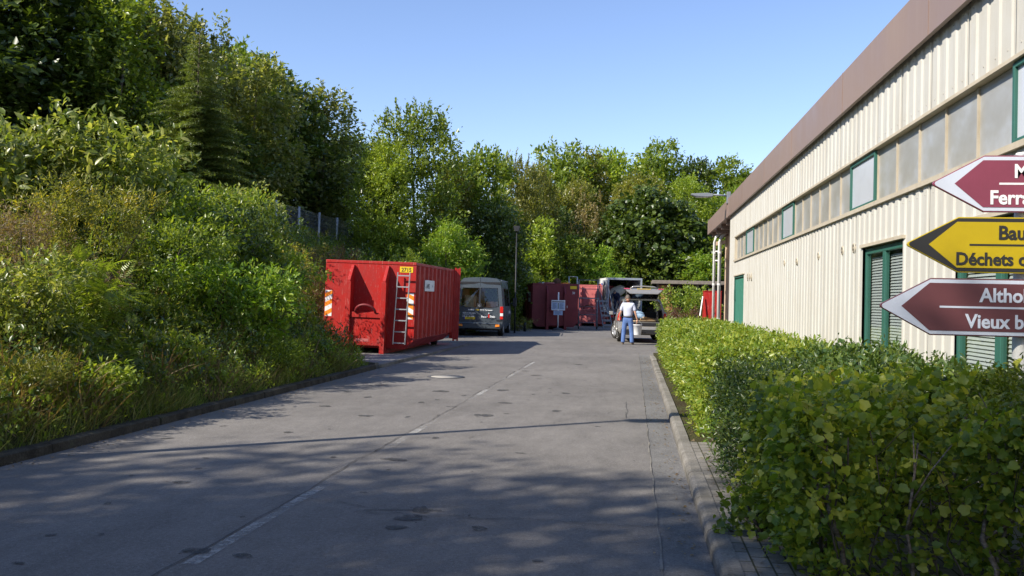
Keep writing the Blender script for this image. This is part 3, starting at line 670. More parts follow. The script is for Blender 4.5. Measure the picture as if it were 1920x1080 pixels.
shrub('elder_sapling', 'young elder with fern-like leaves standing alone near the left kerb', 160, 488, 11.0, 1.35, 'light', 'fern', .30, 110, 5, None, 17, x=-7.2, flat=1.2, spread=.22, shell=.25, droop=.1)
shrub('elder_sapling', 'lower elder shoots below the young elder', 190, 640, 10.3, .9, 'broad', 'fern', .22, 80, 5, None, 18, x=-6.5, flat=1.2, spread=.16, shell=.3)
shrub('bramble_bush', 'grey-leaved bramble at the left edge below the brown sorrel', 20, 480, 9.6, 1.7, 'silver', 'leaf', .08, 330, 18, None, 19)
shrub('broom_bush', 'low yellowish broom at the left edge beside the kerb', 15, 670, 8.7, 1.3, 'olive', 'narrow', .055, 260, 30, None, 20, x=-6.35)
shrub('broom_bush', 'small green weed bush between the broom and the elder', 100, 640, 9.8, 1.0, 'grass', 'narrow', .07, 170, 26, None, 21, x=-6.6)
shrub('nettle_patch', 'nettles with long leaves left under the wide bright bush', 275, 560, 13.2, 1.9, 'broad', 'leaf', .09, 260, 18, None, 22, x=-7.6, droop=.3)
shrub('nettle_patch', 'nettles along the kerb under the wide bright bush', 430, 672, 15.0, 1.9, 'light', 'narrow', .09, 190, 18, None, 23, x=-6.35, wd=1.1)
shrub('nettle_patch', 'nettles between the wide bush and the concrete pad', 560, 640, 19.6, 1.6, 'broad', 'narrow', .08, 150, 18, None, 24, x=-7.4)
shrub('dry_bush', 'rusty brown bush beside the left corner of the red container', 585, 505, 24.3, 2.0, 'redleaf', 'narrow', .07, 330, 26, None, 25, elong=1.6)
shrub('meadow_clump', 'brownish clump of tall weeds below the fence', 600, 470, 28.5, 3.0, 'straw', 'narrow', .09, 330, 24, None, 26, yel='yellow', elong=1.8, cat='weed')
shrub('meadow_clump', 'olive clump of tall weeds at the left under the fence', 545, 458, 26, 2.4, 'olive', 'narrow', .09, 300, 24, None, 27, yel='yellow', elong=1.8, cat='weed')
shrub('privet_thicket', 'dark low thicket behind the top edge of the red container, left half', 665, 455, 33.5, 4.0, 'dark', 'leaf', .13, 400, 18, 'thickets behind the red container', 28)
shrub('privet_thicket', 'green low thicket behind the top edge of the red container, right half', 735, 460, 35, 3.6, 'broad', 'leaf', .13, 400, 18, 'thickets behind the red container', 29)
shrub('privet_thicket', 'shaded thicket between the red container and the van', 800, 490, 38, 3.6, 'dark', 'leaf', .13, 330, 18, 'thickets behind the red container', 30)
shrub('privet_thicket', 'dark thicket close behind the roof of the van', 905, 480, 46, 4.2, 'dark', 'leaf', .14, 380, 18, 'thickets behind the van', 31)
shrub('privet_thicket', 'thicket between the van and the dark red container', 957, 530, 47, 1.3, 'broad', 'leaf', .12, 260, 18, 'thickets behind the van', 32)
shrub('weed_clump', 'weeds at the foot of the thin street lamp', 975, 592, 45, 1.8, 'olive', 'narrow', .1, 150, 18, None, 33, cat='weed')
shrub('nettle_patch', 'broad-leaved green clump between the elder and the wide bright bush', 255, 640, 12.4, 1.6, 'light', 'leaf', .085, 240, 16, None, 63, x=-6.9, droop=.2)
shrub('nettle_patch', 'leafy green clump under the lower elder shoots, close to the kerb', 120, 740, 9.6, 1.3, 'light', 'leaf', .075, 200, 16, None, 64, x=-6.15, droop=.2, wd=1.)
shrub('nettle_patch', 'fresh green clump at the kerb below the right half of the wide bright bush', 520, 668, 17.0, 1.7, 'lime', 'leaf', .08, 190, 16, None, 65, x=-6.5, droop=.2, wd=1.)
shrub('dogwood_bush', 'green bush high on the bank between the goldenrod and the spruce', 330, 350, 15.4, 2.2, 'light', 'leaf', .11, 320, 16, 'bright bushes near the kerb', 66, droop=.2)
shrub('bindweed_thicket', 'leafy light green thicket left of the young elder', 70, 560, 10.8, 1.8, 'broad', 'leaf', .085, 300, 18, None, 67, x=-7.4)
# larch-like saplings with whippy tips
for i, (px, yt, Y_, w, lab) in enumerate([(518, 322, 23, .9, 'slender sapling whose tip rises before the fence, right of the spruce'), (598, 415, 27.5, .8, 'short slender sapling between the fence posts'), (560, 470, 22.3, 1.3, 'thin sapling left of the red container')]):
    shrub('slender_sapling', lab, px, yt, Y_, w, 'olive', 'narrow', .10, 90, 16, 'slender saplings on the bank', 40 + i, nb=3, elong=1.5, cat='tree', shell=.15, nst=3)
# planting bed behind the car
shrub('laurel_shrub', 'yellow-green shrub behind the open car, left of the red cabinet', 1272, 536, 45, 2.6, 'hedge', 'leaf', .12, 330, 20, None, 50, wd=2)
shrub('laurel_shrub', 'lower yellow-green shrub touching the red cabinet', 1318, 545, 46, 1.9, 'light', 'leaf', .12, 200, 20, None, 51, wd=2)
shrub('barberry_shrub', 'low reddish barberry before the yellow-green shrubs', 1300, 572, 42, 1.8, 'redleaf', 'leaf', .07, 240, 22, None, 52, wd=1.4)
shrub('barberry_shrub', 'small reddish barberry beside the car tail lamp', 1262, 577, 42.5, 1.2, 'redleaf', 'leaf', .07, 160, 22, None, 53, wd=1.2)

# spruce
def spruce(x, y, h, w, label):
    g = np.random.default_rng(5); root = thing('spruce_tree', label, 'tree', (x, y, tz1(x, y) - .1))
    b = MB(); b.tube([(0, 0, -.2), (0, 0, h * .5), (.02, .02, h)], [.09, .055, .01], 8); br = MB(); Ps, Ds, Ns, Ss = [], [], [], []
    z = .5
    while z < h - .05:
        t = z / h; L = w * .5 * (1 - t) ** .75 + .10; nb = int(4 + 3 * (1 - t))
        for i in range(nb):
            th = 2 * PI * i / nb + g.uniform(-.3, .3); l = L * g.uniform(.65, 1.2); ns = max(4, int(l / .05))
            tt = np.linspace(.12, 1, ns); dr = np.array([math.cos(th), math.sin(th), 0]); side = np.array([-math.sin(th), math.cos(th), 0])
            zz = z + l * (.18 * tt - .30 * tt ** 2 + (.18 if t > .75 else .0) * tt)
            C = dr[None] * (l * tt)[:, None]; C[:, 2] = zz
            b.tube([(0, 0, z)] + [tuple(C[k]) for k in (ns // 3, 2 * ns // 3, ns - 1)], [.016, .012, .008, .004], 4)
            tw = .34 * l * (1 - tt) + .06
            for s_ in (-1, 1):
                for k in range(ns):
                    m = max(2, int(tw[k] / .045)); a = np.linspace(0, 1, m)[:, None] * tw[k]
                    dd = norm(dr * .75 + side * s_ + np.array([0, 0, -.25])); Q = C[k] + a * dd + g.normal(size=(m, 3)) * .012
                    for _ in range(3):
                        Ps.append(Q); Ds.append(norm(np.tile(dd, (m, 1)) + g.normal(size=(m, 3)) * .5)); Ns.append(norm(np.array([0, 0, 1.]) + g.normal(size=(m, 3)) * .5)); Ss.append(g.uniform(.05, .11, m))
        z += .085 + .05 * t + (.12 if t > .72 else 0)
    tk = b.build('trunk', 'bark', root)
    P, D, N_, S = map(np.concatenate, (Ps, Ds, Ns, Ss)); print('spruce', len(P))
    o = bpy.data.objects.new('crown', mesh_from('crown', [leaf_arrays(P, D, N_, S, 'narrow')], ['spruce'])); COL.objects.link(o); o.parent = root
q = at(373, 55, 26); spruce(q.x, 26, q.z - tz1(q.x, 26), 4.3, 'young spruce with visible pale trunk standing on the bank')

# undergrowth, grass and dry stalks: nobody could count these
def scatter(name, n, xr, yr, leaf, kind, size, per, spread, hr, seed, label, cat, up=.35, flat=.6, dens=None, elong=1., lean=0):
    g = np.random.default_rng(seed); y = g.uniform(*yr, n); d = g.uniform(0, 1, n) ** (dens or 1.) * (xr[1] - xr[0]) + xr[0]; x = foot(y) - d
    T = np.stack([x, y, tz(x, y) + g.uniform(*hr, n)], 1)
    O = norm(np.array([lean, 0, 1.]) + g.normal(size=(n, 3)) * .35)
    arr = sprays(T, O, g, per, spread, size, up, flat, elong)
    o = bpy.data.objects.new(name, mesh_from(name, [leaf_arrays(*arr, kind)], [leaf])); COL.objects.link(o)
    tag(o, label, cat, None, 'stuff'); return o
scatter('undergrowth', 3800, (.2, 9.5), (6, 24), 'dark', 'leaf', .08, 18, .14, (.03, .5), 71, 'leafy green undergrowth covering the left bank', 'undergrowth')  # dark leaf colour stands for the shaded gaps between the shrubs
scatter('undergrowth', 3000, (.2, 9), (22, 60), 'broad', 'rhomb', .12, 18, .22, (.05, .6), 72, 'undergrowth on the bank beyond the red container', 'undergrowth')
scatter('undergrowth', 700, (.6, 9.5), (7, 24), 'olive', 'narrow', .08, 20, .16, (.1, .7), 73, 'yellowish weeds scattered over the bank', 'weeds')
def grass(name, n, xr, yr, L, leaf, seed, label, dens=1., lean=.35, clump=40, cr=.12, w=1.):
    g = np.random.default_rng(seed); nc = max(1, n // clump); cy = g.uniform(*yr, nc); cx = g.uniform(0, 1, nc) ** dens * (xr[1] - xr[0]) + xr[0]
    i = np.repeat(np.arange(nc), clump); m = len(i); y = cy[i] + g.normal(size=m) * cr; dd = np.maximum(cx[i] + g.normal(size=m) * cr, -.02); x = foot(y) - dd
    P = np.stack([x, y, np.maximum(tz(x, y), .05)], 1); hl = g.uniform(.5, 1.1, nc)[i]
    D = norm(np.stack([np.full(m, lean) + g.normal(size=m) * .5 , g.normal(size=m) * .5, np.ones(m)], 1)); N_ = norm(np.stack([-D[:, 2], g.normal(size=m) * .8, D[:, 0] + .3], 1))
    o = bpy.data.objects.new(name, mesh_from(name, [leaf_arrays(P, D, N_, hl * L * g.uniform(.5, 1.2, m), 'blade')], [leaf])); COL.objects.link(o)
    tag(o, label, 'grass', None, 'stuff')
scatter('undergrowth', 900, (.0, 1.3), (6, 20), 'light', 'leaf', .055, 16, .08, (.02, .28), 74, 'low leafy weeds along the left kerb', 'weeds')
grass('grass', 10000, (.0, 1.3), (6, 21), .34, 'grass', 81, 'long grass leaning over the left kerb', 1.3)
grass('grass', 3600, (.0, 2.6), (6, 20), .55, 'straw', 82, 'dry straw-coloured grass at the foot of the bank', 1.1)
grass('grass', 6000, (.4, 6), (8, 30), .6, 'grass', 83, 'tall grass between the shrubs of the bank', 1., .1)
grass('grass', 9000, (-.02, .5), (6, 19.4), .16, 'lime', 84, 'short fresh grass along the edge of the kerb', 1., .3, 30, .1)
grass('grass', 5000, (.0, .8), (30, 46), .35, 'grass', 85, 'grass at the foot of the bank behind the van', 1., .1)

# ------------------------------------------------------------------ hedges on the right
def hedge(name, label, x0, x1, y0, y1, h, n, per, leaf, kind, size, seed, spread=.09, z0=.1, wob=.08, yel=0, cat='hedge', faces=(1, 1, 1, 1), inner=.25, bare=.0, round_=.25, flat=.5, droop=.1, elong=1., group=None):
    g = np.random.default_rng(seed); A_top = (x1 - x0) * (y1 - y0); A_l = (y1 - y0) * h * 1.6; A_e = (x1 - x0) * h * 1.6
    w = np.array([A_top, A_l, A_l * .25, A_e, A_e * .6]); w /= w.sum(); c = g.choice(5, n, p=w)
    u = g.uniform(0, 1, n); v = g.uniform(0, 1, n); x = x0 + (x1 - x0) * u; y = y0 + (y1 - y0) * v; z = z0 + (h - z0) * g.uniform(0, 1, n) ** .8
    O = np.zeros((n, 3)); dep = np.abs(g.normal(size=n)) * .07
    t = c == 0; z[t] = h - dep[t]; O[t] = (0, 0, 1)
    t = c == 1; x[t] = x0 + dep[t]; O[t] = (-1, 0, .35)
    t = c == 2; x[t] = x1 - dep[t]; O[t] = (1, 0, .35)
    t = c == 3; y[t] = y0 + dep[t]; O[t] = (0, -1, .35)
    t = c == 4; y[t] = y1 - dep[t]; O[t] = (0, 1, .35)
    k_ = int(n * inner); ii = g.choice(n, k_, replace=False); x[ii] = g.uniform(x0 + .05, x1 - .05, k_); y[ii] = g.uniform(y0 + .05, y1 - .05, k_); z[ii] = g.uniform(z0, h - .05, k_)
    # rounded shoulders and a wandering face
    cx, cy = (x0 + x1) / 2, (y0 + y1) / 2
    f = np.clip((z - (h - round_)) / round_, 0, 1) ** 2 * .14; x = x + np.sign(cx - x) * f * (c != 0); f0 = 1 - .45 * np.clip((.35 - z) / .35, 0, 1) * 0
    edge = np.minimum(np.minimum(x - x0, x1 - x), np.minimum(y - y0, y1 - y)); z = np.where(c == 0, z - .10 * np.clip(1 - edge / .2, 0, 1) ** 2, z)
    wv = np.sin(y * 1.9 + z * 2.3 + seed) * .6 + np.sin(y * 4.7 + x * 3 + seed * 2) * .4
    x = x + wob * wv * (x < cx); z = z + wob * .7 * (np.sin(x * 3.1 + y * 1.3) * .5 + np.sin(y * 3.7 + seed) * .5) * (z > h * .6); y = y + wob * np.sin(x * 4.1 + z * 3) * (np.abs(y - y0) < .3)
    P = np.stack([x, y, z], 1); O = norm(O + rdir(n, g) * .45 + np.array([0, 0, .2]))
    root = thing(name, label, cat, (cx, cy, .08), 0, group); P = P - np.array([cx, cy, .08])
    arr = sprays(P, O, g, per, spread, size, flat=flat, droop=droop, elong=elong); A = [leaf_arrays(*arr, kind)]; ms = [leaf]
    if yel:
        j = g.choice(len(P), yel); A.append(leaf_arrays(*sprays(P[j] + O[j] * .05, O[j], g, 5, .06, size * .95), kind)); ms.append('autumn')
    o = bpy.data.objects.new('foliage', mesh_from('foliage', A, ms)); COL.objects.link(o); o.parent = root
    return root, g, (x0 - cx, x1 - cx, y0 - cy, y1 - cy)
def stems(root, g, ext, n, h, r=.012, mat='bark', fork=True, name='stem', face=None):
    x0, x1, y0, y1 = ext
    for i in range(n):
        x = g.uniform(x0 + .1, x1 - .1) if face is None else face[i][0] ; y = g.uniform(y0 + .08, y1 - .08) if face is None else face[i][1]
        hh = h * g.uniform(.65, .95); b = MB(); p = [Vector((x, y, -.1))]; rr = r * g.uniform(.7, 1.4)
        for k in range(1, 6): p.append(Vector((p[-1].x + g.normal() * .035, p[-1].y + g.normal() * .03, hh * k / 5)))
        b.tube(p, [rr * (1.15 - .12 * k) for k in range(6)], 7)
        if fork:
            for k in (2, 3, 4):
                e = p[k] + Vector((g.uniform(-.3, .3), g.uniform(-.2, .1), g.uniform(.15, .35))); b.tube([p[k], p[k].lerp(e, .5) + Vector((0, 0, .02)), e], [rr * .6, rr * .4, rr * .2], 5)
        b.build(name, mat, root)
r_, g_, e_ = hedge('clipped_hedge', 'long sunlit clipped hedge between the road kerb and the hall wall', .78, 2.45, 9.9, 26.3, 1.06, 5200, 15, 'hedge', 'leaf', .062, 91, .075, wob=.05)
stems(r_, g_, e_, 14, .9, .012)
r_, g_, e_ = hedge('laurel_hedge', 'dark-topped hedge along the hall wall behind the currant bush', 1.75, 2.7, 6.4, 10.0, 1.10, 1300, 17, 'privet', 'leaf', .06, 92, .075, yel=12)
stems(r_, g_, e_, 6, .9)
r_, g_, e_ = hedge('currant_bush', 'large shaded currant bush with lobed leaves filling the lower right corner', .88, 2.7, 4.85, 6.9, 1.05, 1750, 9, 'currant', 'lobed', .047, 93, .085, wob=.1, inner=.32, flat=.35, yel=16, cat='bush', elong=.8)
stems(r_, g_, e_, 9, .95, .005, 'bark', face=[(-.7 + .17 * i, -1.0 + .06 * math.sin(i * 7)) for i in range(9)])
stems(r_, g_, e_, 7, 1.0, .012, 'bark_pale', face=[(-.34, -.98), (.02, -1.0), (.14, -.80), (-.62, -.80), (.44, -.96), (.28, -.9), (-.2, -.7)])
r_, g_, e_ = hedge('privet_bush', 'dark small-leaved privet at the left corner of the currant bush', .75, 1.5, 6.3, 8.3, 1.04, 760, 22, 'privet', 'leaf', .038, 94, .08, wob=.09, cat='bush')
stems(r_, g_, e_, 6, .9)
r_, g_, e_ = hedge('spirea_bush', 'fine-leaved green bush under the arrow signs at the right edge', 1.95, 2.85, 4.9, 5.9, 1.12, 480, 26, 'broad', 'leaf', .036, 95, .085, z0=.65, wob=.08, cat='bush')
stems(r_, g_, e_, 5, 1.0)
shrub('weed_clump', 'yellow-green weeds at the foot of the currant bush', 1460, 975, 5.35, .6, 'lime', 'lobed', .05, 40, 7, None, 60, x=1.05, base=.09, cat='weed', nb=4)
shrub('weed_clump', 'low leafy weeds creeping over the pavement by the kerb', 1400, 905, 5.9, .55, 'broad', 'lobed', .045, 90, 7, None, 61, x=.86, base=.09, cat='weed', nb=4)
shrub('weed_clump', 'tuft of leaves where the clipped hedge meets the pavement', 1330, 800, 9.75, .4, 'lime', 'leaf', .06, 30, 9, None, 62, x=.92, base=.09, cat='weed', nb=3)

# ------------------------------------------------------------------ the hall on the right
hall = thing('industrial_hall', 'long cream corrugated hall with brown roof fascia along the right side', 'building', (3, 0, 0))
def corr(b, y0, y1, z0, z1, x=0., per=.26, dep=.016):
    """trapezoid ribbed sheet standing in the y-z plane, ribs towards -x"""
    prof = [(0, 0), (.45, 0), (.55, 1), (.9, 1), (1, 0)]; pts = []
    k0 = math.floor(y0 / per); k1 = math.ceil(y1 / per)
    for k in range(k0, k1 + 1):
        for u, d in prof[:-1]:
            y = (k + u) * per
            if y0 <= y <= y1: pts.append((y, x + d * dep))
    if pts[0][0] > y0: pts.insert(0, (y0, pts[0][1]))
    if pts[-1][0] < y1: pts.append((y1, pts[-1][1]))
    vs = [(px, py, z) for py, px in pts for z in (z0, z1)]
    b.add(vs, [(2 * i, 2 * i + 2, 2 * i + 3, 2 * i + 1) for i in range(len(pts) - 1)])
Y0, Y1 = -12., 29.3
WA, WB, DR = (10.7, 12.5), (7.1, 9.05), (25.5, 27.85)
b = MB(); b.mat('cream'); WT = 2.38; segs = [(Y0, WB[0], .1, 2.83), (*WB, WT, 2.83), (WB[1], WA[0], .1, 2.83), (*WA, WT, 2.83), (WA[1], DR[0], .1, 2.83), (*DR, 2.4, 2.83), (DR[1], Y1, .1, 2.83)]
for s_ in segs: corr(b, *s_)
b.mat('cream'); corr(b, 27.95, Y1, 2.83, 3.60); corr(b, Y0, Y1, 3.60, 4.37)
for i in range(29):
    y = 3.64 + i * 1.04 - .26 * .27
    if y > 29: break
    b.box(-.0035, .004, y, y + .007, 3.602, 4.365)
    if not (WA[0] - .1 < y < WA[1] + .1 or WB[0] - .1 < y < WB[1] + .1 or DR[0] - .1 < y < DR[1] + .1): b.box(-.0035, .004, y, y + .007, .1, 2.828)
for y in [3.70 + .26 * k for k in range(97)]:      # fixing screws near the top and bottom of each sheet
    for z in (3.68, 4.28, 2.74): b.box(-.006, .002, y - .006, y + .006, z - .006, z + .006)
b.build('corrugated_wall', None, hall)
b = MB()   # window band flashings
b.mat('dirtycream'); b.box(-.035, .15, Y0, 27.95, 2.832, 2.885); b.box(-.012, .15, Y0, 27.95, 3.565, 3.598); b.box(.0, .15, 27.9, 27.95, 2.887, 3.563)
b.build('window_band_flashing', None, hall)
b = MB(); b.box(.06, .3, Y0, Y1, 4.34, 4.8); b.build('dark_eaves_gap', 'darkgrey', hall)  # dark strip standing for the shaded gap between cladding and fascia
# fascia in lengths, roof, end wall, overhang
b = MB(); FX = -.10
b.box(FX, FX + .05, Y0, 29.26, 4.316, 4.886); b.build('fascia', 'brown', hall)
b = MB(); ys_ = [Y0, -2, 4, 8.2, 9.6, 13.4, 17.6, 21.2, 25.4, 29.26]
for y in ys_[1:-1]: b = MB(); b.box(FX - .006, FX + .01, y - .012, y + .012, 4.312, 4.89); b.build('fascia_seam', 'brown', hall)
b = MB(); b.box(FX - .02, FX + .03, 29.27, 36.7, 4.30, 4.84); b.box(FX + .032, 14, 36.65, 36.7, 4.30, 4.84); b.build('overhang_fascia', 'brown', hall)
b = MB(); b.box(FX + .052, 16, Y0, 29.3, 4.82, 4.87); b.box(FX + .04, 14, 29.302, 36.64, 4.60, 4.80); b.build('roof', 'roof', hall)
b = MB(); b.box(FX + .035, 14, 29.35, 36.64, 4.34, 4.38)
for y in (30.4, 32.2, 34.0, 35.8): b.box(.0, 14, y, y + .14, 4.16, 4.338)
b.build('overhang_soffit', 'brown', hall)
b = MB(); corr_b = MB()
b.box(.0, 16, 29.302, 29.34, .05, 4.33); b.build('end_wall', 'cream', hall)
b = MB(); b.box(14, 16, 29.36, 60, 0, 4.0); b.build('rear_wall', 'cream', hall)
b = MB(); b.box(1.2, 1.25, Y0, 29.2, .1, 4.3); b.box(.16, 1.19, Y0, 29.2, .06, .1); b.build('interior_wall', 'offwhite', hall)
# translucent panels and the small green windows of the band
wins = [(6.5, 7.82), (12.06, 13.38), (18.0, 19.35), (23.85, 25.35)]
edges = [Y0] + [v for w_ in wins for v in w_] + [27.9]
for a, c in zip(edges[::2], edges[1::2]):
    n = max(1, round((c - a) / .78))
    for i in range(n):
        y0_, y1_ = a + (c - a) * i / n, a + (c - a) * (i + 1) / n
        if y1_ < 4: continue
        b = MB(); b.box(.075, .10, y0_ + .012, y1_ - .012, 2.888, 3.562); b.build('translucent_panel', 'poly', hall)
        b = MB(); b.box(.055, .09, y1_ - .018, y1_ + .012, 2.889, 3.561)
        b.build('glazing_bar', 'dirtycream', hall)
def frame_window(y0, y1, z0, z1, x0, name='window', cols=1, w=.07, pane='white', d=.06, wm=1.1):
    b = MB(); b.box(x0, x0 + d, y0, y0 + w, z0, z1); b.box(x0, x0 + d, y1 - w, y1, z0, z1)
    b.box(x0, x0 + d, y0 + w, y1 - w, z0, z0 + w); b.box(x0, x0 + d, y0 + w, y1 - w, z1 - w, z1)
    for i in range(1, cols): ym = y0 + (y1 - y0) * i / cols; b.box(x0 + .002, x0 + d - .002, ym - w * wm, ym + w * wm, z0 + w, z1 - w)
    o = b.build(name, 'green', hall, .006)
    for i in range(cols):
        a = y0 + w + (y1 - y0 - 2 * w) * i / cols; c = y0 + w + (y1 - y0 - 2 * w) * (i + 1) / cols
        p = MB(); p.quad((x0 + .028, a, z0 + w), (x0 + .028, c, z0 + w), (x0 + .028, c, z1 - w), (x0 + .028, a, z1 - w)); p.build('pane', pane, o)
    return o
for y0_, y1_ in wins: frame_window(y0_, y1_, 2.89, 3.56, .02, w=.045, pane='milky')
for (y0_, y1_), nm in ((WA, 'window'), (WB, 'window')):
    o = frame_window(y0_ + .01, y1_ - .01, .30, WT - .06, .03, cols=2, w=.075, pane='glass', wm=.8)
    b = MB(); z = .34
    while z < WT - .2:
        b.add([(.10, y0_ + .06, z), (.10, y1_ - .06, z), (.116, y1_ - .06, z + .030), (.116, y0_ + .06, z + .030)], [(0, 1, 2, 3)]); z += .036
    b.build('blind', 'blindgrey', o)
    b = MB(); b.box(-.03, .12, y0_ - .06, y1_ + .06, WT - .045, WT - .005); b.build('window_head_flashing', 'dirtycream', hall)
    b = MB(); b.box(-.03, .16, y0_ - .03, y1_ + .03, .255, .295); b.build('window_sill', 'dirtycream', hall)
    for ya in (y0_ - .002, y1_ - .008): b = MB(); b.box(.036, .3, ya, ya + .010, .3, WT - .05); b.build('window_reveal', 'cream', hall)
b = MB(); b.box(.35, .36, 6.5, 13, .1, 2.9); b.build('dark_window_backing', 'room', hall)  # dark sheet standing in for the unlit room behind the blinds
b = MB(); b.bar((.14, 10.95, .3), (.14, 11.12, 1.35), .03); b.build('window_lock_stick', 'plank', hall)
# double door
dr = MB(); dr.box(.04, .08, DR[0] + .03, (DR[0] + DR[1]) / 2 - .004, .1, 2.33); dr.box(.04, .08, (DR[0] + DR[1]) / 2 + .004, DR[1] - .03, .1, 2.33)
d_ = dr.build('door', 'doorgreen', hall, .004)
b = MB(); b.box(.0, .1, DR[0], DR[0] + .028, .1, 2.39); b.box(.0, .1, DR[1] - .028, DR[1], .1, 2.39); b.box(.0, .1, DR[0] + .03, DR[1] - .03, 2.335, 2.39); b.build('door_frame', 'green', d_)
b = MB(); b.box(-.01, .04, DR[1] - .10, DR[1] - .04, 1.7, 2.0); b.box(-.01, .04, DR[1] - .10, DR[1] - .04, .3, .6); b.build('hinge', 'green', d_)
b = MB(); b.box(-.03, .1, DR[0] - .05, DR[1] + .05, 2.392, 2.42); b.build('door_head_flashing', 'dirtycream', hall)
# little round vents
def vent(y, z, r=.065):
    b = MB(); T = Matrix.Translation((-.006, y, z)) @ Matrix.Rotation(-PI / 2, 4, 'Y')
    b.lathe([(r, -.03), (r, .004), (r * .85, .008), (r * .83, .002), (r * .3, .002), (r * .28, .006), (0, .006)], 20, T)
    o = b.build('vent', 'dirtycream', hall)
    b = MB(); b.lathe([(r * .80, .004), (r * .32, .004)], 20, T); b.build('vent_opening', 'black', o)
for px, py in ((1471, 493), (1494, 490), (1535, 480), (1580, 470), (1601, 465)):
    d = CM @ Vector(((px - 960) / F, -(py - 540) / F, -1)); t_ = 3 / d.x; vent(d.y * t_, 1.55 + d.z * t_)
for px in (1402, 1405.5, 1409):
    d = CM @ Vector(((px - 960) / F, -(519 - 540) / F, -1)); t_ = 3 / d.x; vent(d.y * t_, 1.55 + d.z * t_, .10)
# columns and pipes under the overhang
for y, x in ((35.2, .45), (31.5, .35)):
    b = MB(); b.box(x, x + .30, y, y + .30, .05, 4.158); b.box(x - .02, x + .32, y - .02, y + .32, .05, .12); c_ = b.build('column', 'peach', hall, .01)
b = MB(); b.bar((.5, 34.0, 4.1), (.6, 35.2, 3.3), .16); b.bar((.02, 35.35, 3.85), (1.4, 35.35, 4.1), .14); b.build('column_brace', 'peach', hall)
for x, y, r in ((.02, 35.1, .05), (.20, 34.9, .065), (.86, 35.0, .04)):
    b = MB(); b.tube([(x, y, .05), (x, y, 3.9), (x + .05, y, 4.1), (x + .25, y, 4.3)], r, 10); 
    for z in (1.0, 2.3, 3.5): b.lathe([(r + .012, z - .04), (r + .012, z + .04)], 12, Matrix.Translation((x, y, 0)))
    b.build('downpipe', 'offwhite', hall)
b = MB(); b.tube([(.03, 35.1, 3.55), (.2, 34.95, 3.55)], .03, 8); b.tube([(.03, 35.1, 3.2), (.2, 34.95, 3.2)], .03, 8); b.build('pipe_link', 'offwhite', hall)

wl = thing('wall_lamp', 'flat grey lamp on an arm reaching out from the top corner of the hall', 'lamp', (2.88, 29.2, 4.98))
b = MB(); b.tube([(0, 0, 0), (-.45, 0, .03)], .03, 8); b.build('arm', 'lampgrey', wl)
b = MB(); b.box(-.02, .1, -.08, .08, -.25, .12); b.build('bracket', 'lampgrey', wl, .01)
b = MB(); b.prism([(-.45, -.035), (-.62, -.05), (-1.0, -.03), (-1.14, .015), (-1.12, .05), (-.62, .075), (-.45, .05)], -.14, .14); lh = b.build('lamp_head', 'lampgrey', wl, .012)
b = MB(); b.box(-.98, -.60, -.11, .11, -.056, -.046); b.build('lens', 'offwhite', lh)

# ------------------------------------------------------------------ arrow signs
sp = thing('signpost', 'white post with three arrow-shaped direction signs at the right edge', 'signpost', (2.365, 5.95, .08))
b = MB(); b.lathe([(.043, -.1), (.043, 2.43), (.036, 2.445), (0, 2.45)], 20)
b.build('pole', 'offwhite', sp)
def arrow(px_tip, y_top, y_bot, mat, border, lines, shift, tilt=0., title=None, tmat='signwhite'):
    Ys = 5.88; tip = at(px_tip, (y_top + y_bot) / 2, Ys); zt = at(px_tip + 90, y_top, Ys).z; zb = at(px_tip + 90, y_bot, Ys).z
    H = zt - zb; cz = (zt + zb) / 2 - .08; x0 = tip.x - 2.365; L = 1.55; y = Ys - 5.95
    def outl(m):
        h = H / 2 - m; k = .30 * (h / (H / 2)); xs_ = x0 + m * 1.25
        pts = [(xs_ + .006, .012), (xs_, 0), (xs_ + .006, -.012), (xs_ + k, -h), (x0 + L - m, -h), (x0 + L - m, h), (xs_ + k, h)]
        return [(x, z + cz) for x, z in pts]
    o = thing('x', None, None); bpy.data.objects.remove(o)
    b = MB(); b.prism(outl(0), y - .012, y + .012); pan = b.build('sign_panel', mat, sp, .003); pan['label'] = title
    b = MB(); b.prism(outl(.008), y - .0145, y - .0122); b.build('sign_border', border, pan)
    # coloured field with its own arrow point further in
    h = H / 2 - .030; xi = x0 + .125
    pts = [(xi, cz), (xi + .165, cz - h), (x0 + L - .036, cz - h), (x0 + L - .036, cz + h), (xi + .165, cz + h)]
    b = MB(); b.prism(pts, y - .017, y - .0147); b.build('sign_field', mat, pan)
    cx_, lx0 = shift
    b = MB(); b.box(lx0 - 2.365, x0 + L - .2, y - .0185, y - .0172, cz - .006 , cz + .006); b.build('divider_line', tmat, pan)
    for (body, size, dz, xl) in lines:
        text(body, pan, (xl - 2.365, y - .019, cz + dz), size, tmat, bold=.0030, sx=.92)
def px2x(px, py=450): return at(px, py, 5.88).x
arrow(1748, 292, 398, 'signrose', 'signwhite', [('Metall', .116, .038, px2x(1897)), ('Ferraille', .118, -.124, px2x(1852))], (0, px2x(1870)), title='rose red sign with white arrow point', tmat='white')
arrow(1700, 407, 511, 'signyellow', 'ink', [('Bauschutt', .118, .036, px2x(1869)), ('Déchets de construction', .108, -.122, px2x(1790))], (0, px2x(1816)), title='yellow sign with black arrow point', tmat='ink')
arrow(1649, 521, 628, 'signbrown', 'signwhite', [('Altholz', .118, .036, px2x(1837)), ('Vieux bois', .118, -.124, px2x(1811))], (0, px2x(1762)), title='maroon sign with white arrow point', tmat='signwhite')
for c in list(sp.children): pass
b = MB()
for z in (1.42, 1.62, 1.83, 2.02, 2.22, 2.42): b.lathe([(.05, z - .012), (.05, z + .012)], 16)
b.build('clamp', 'galv', sp)

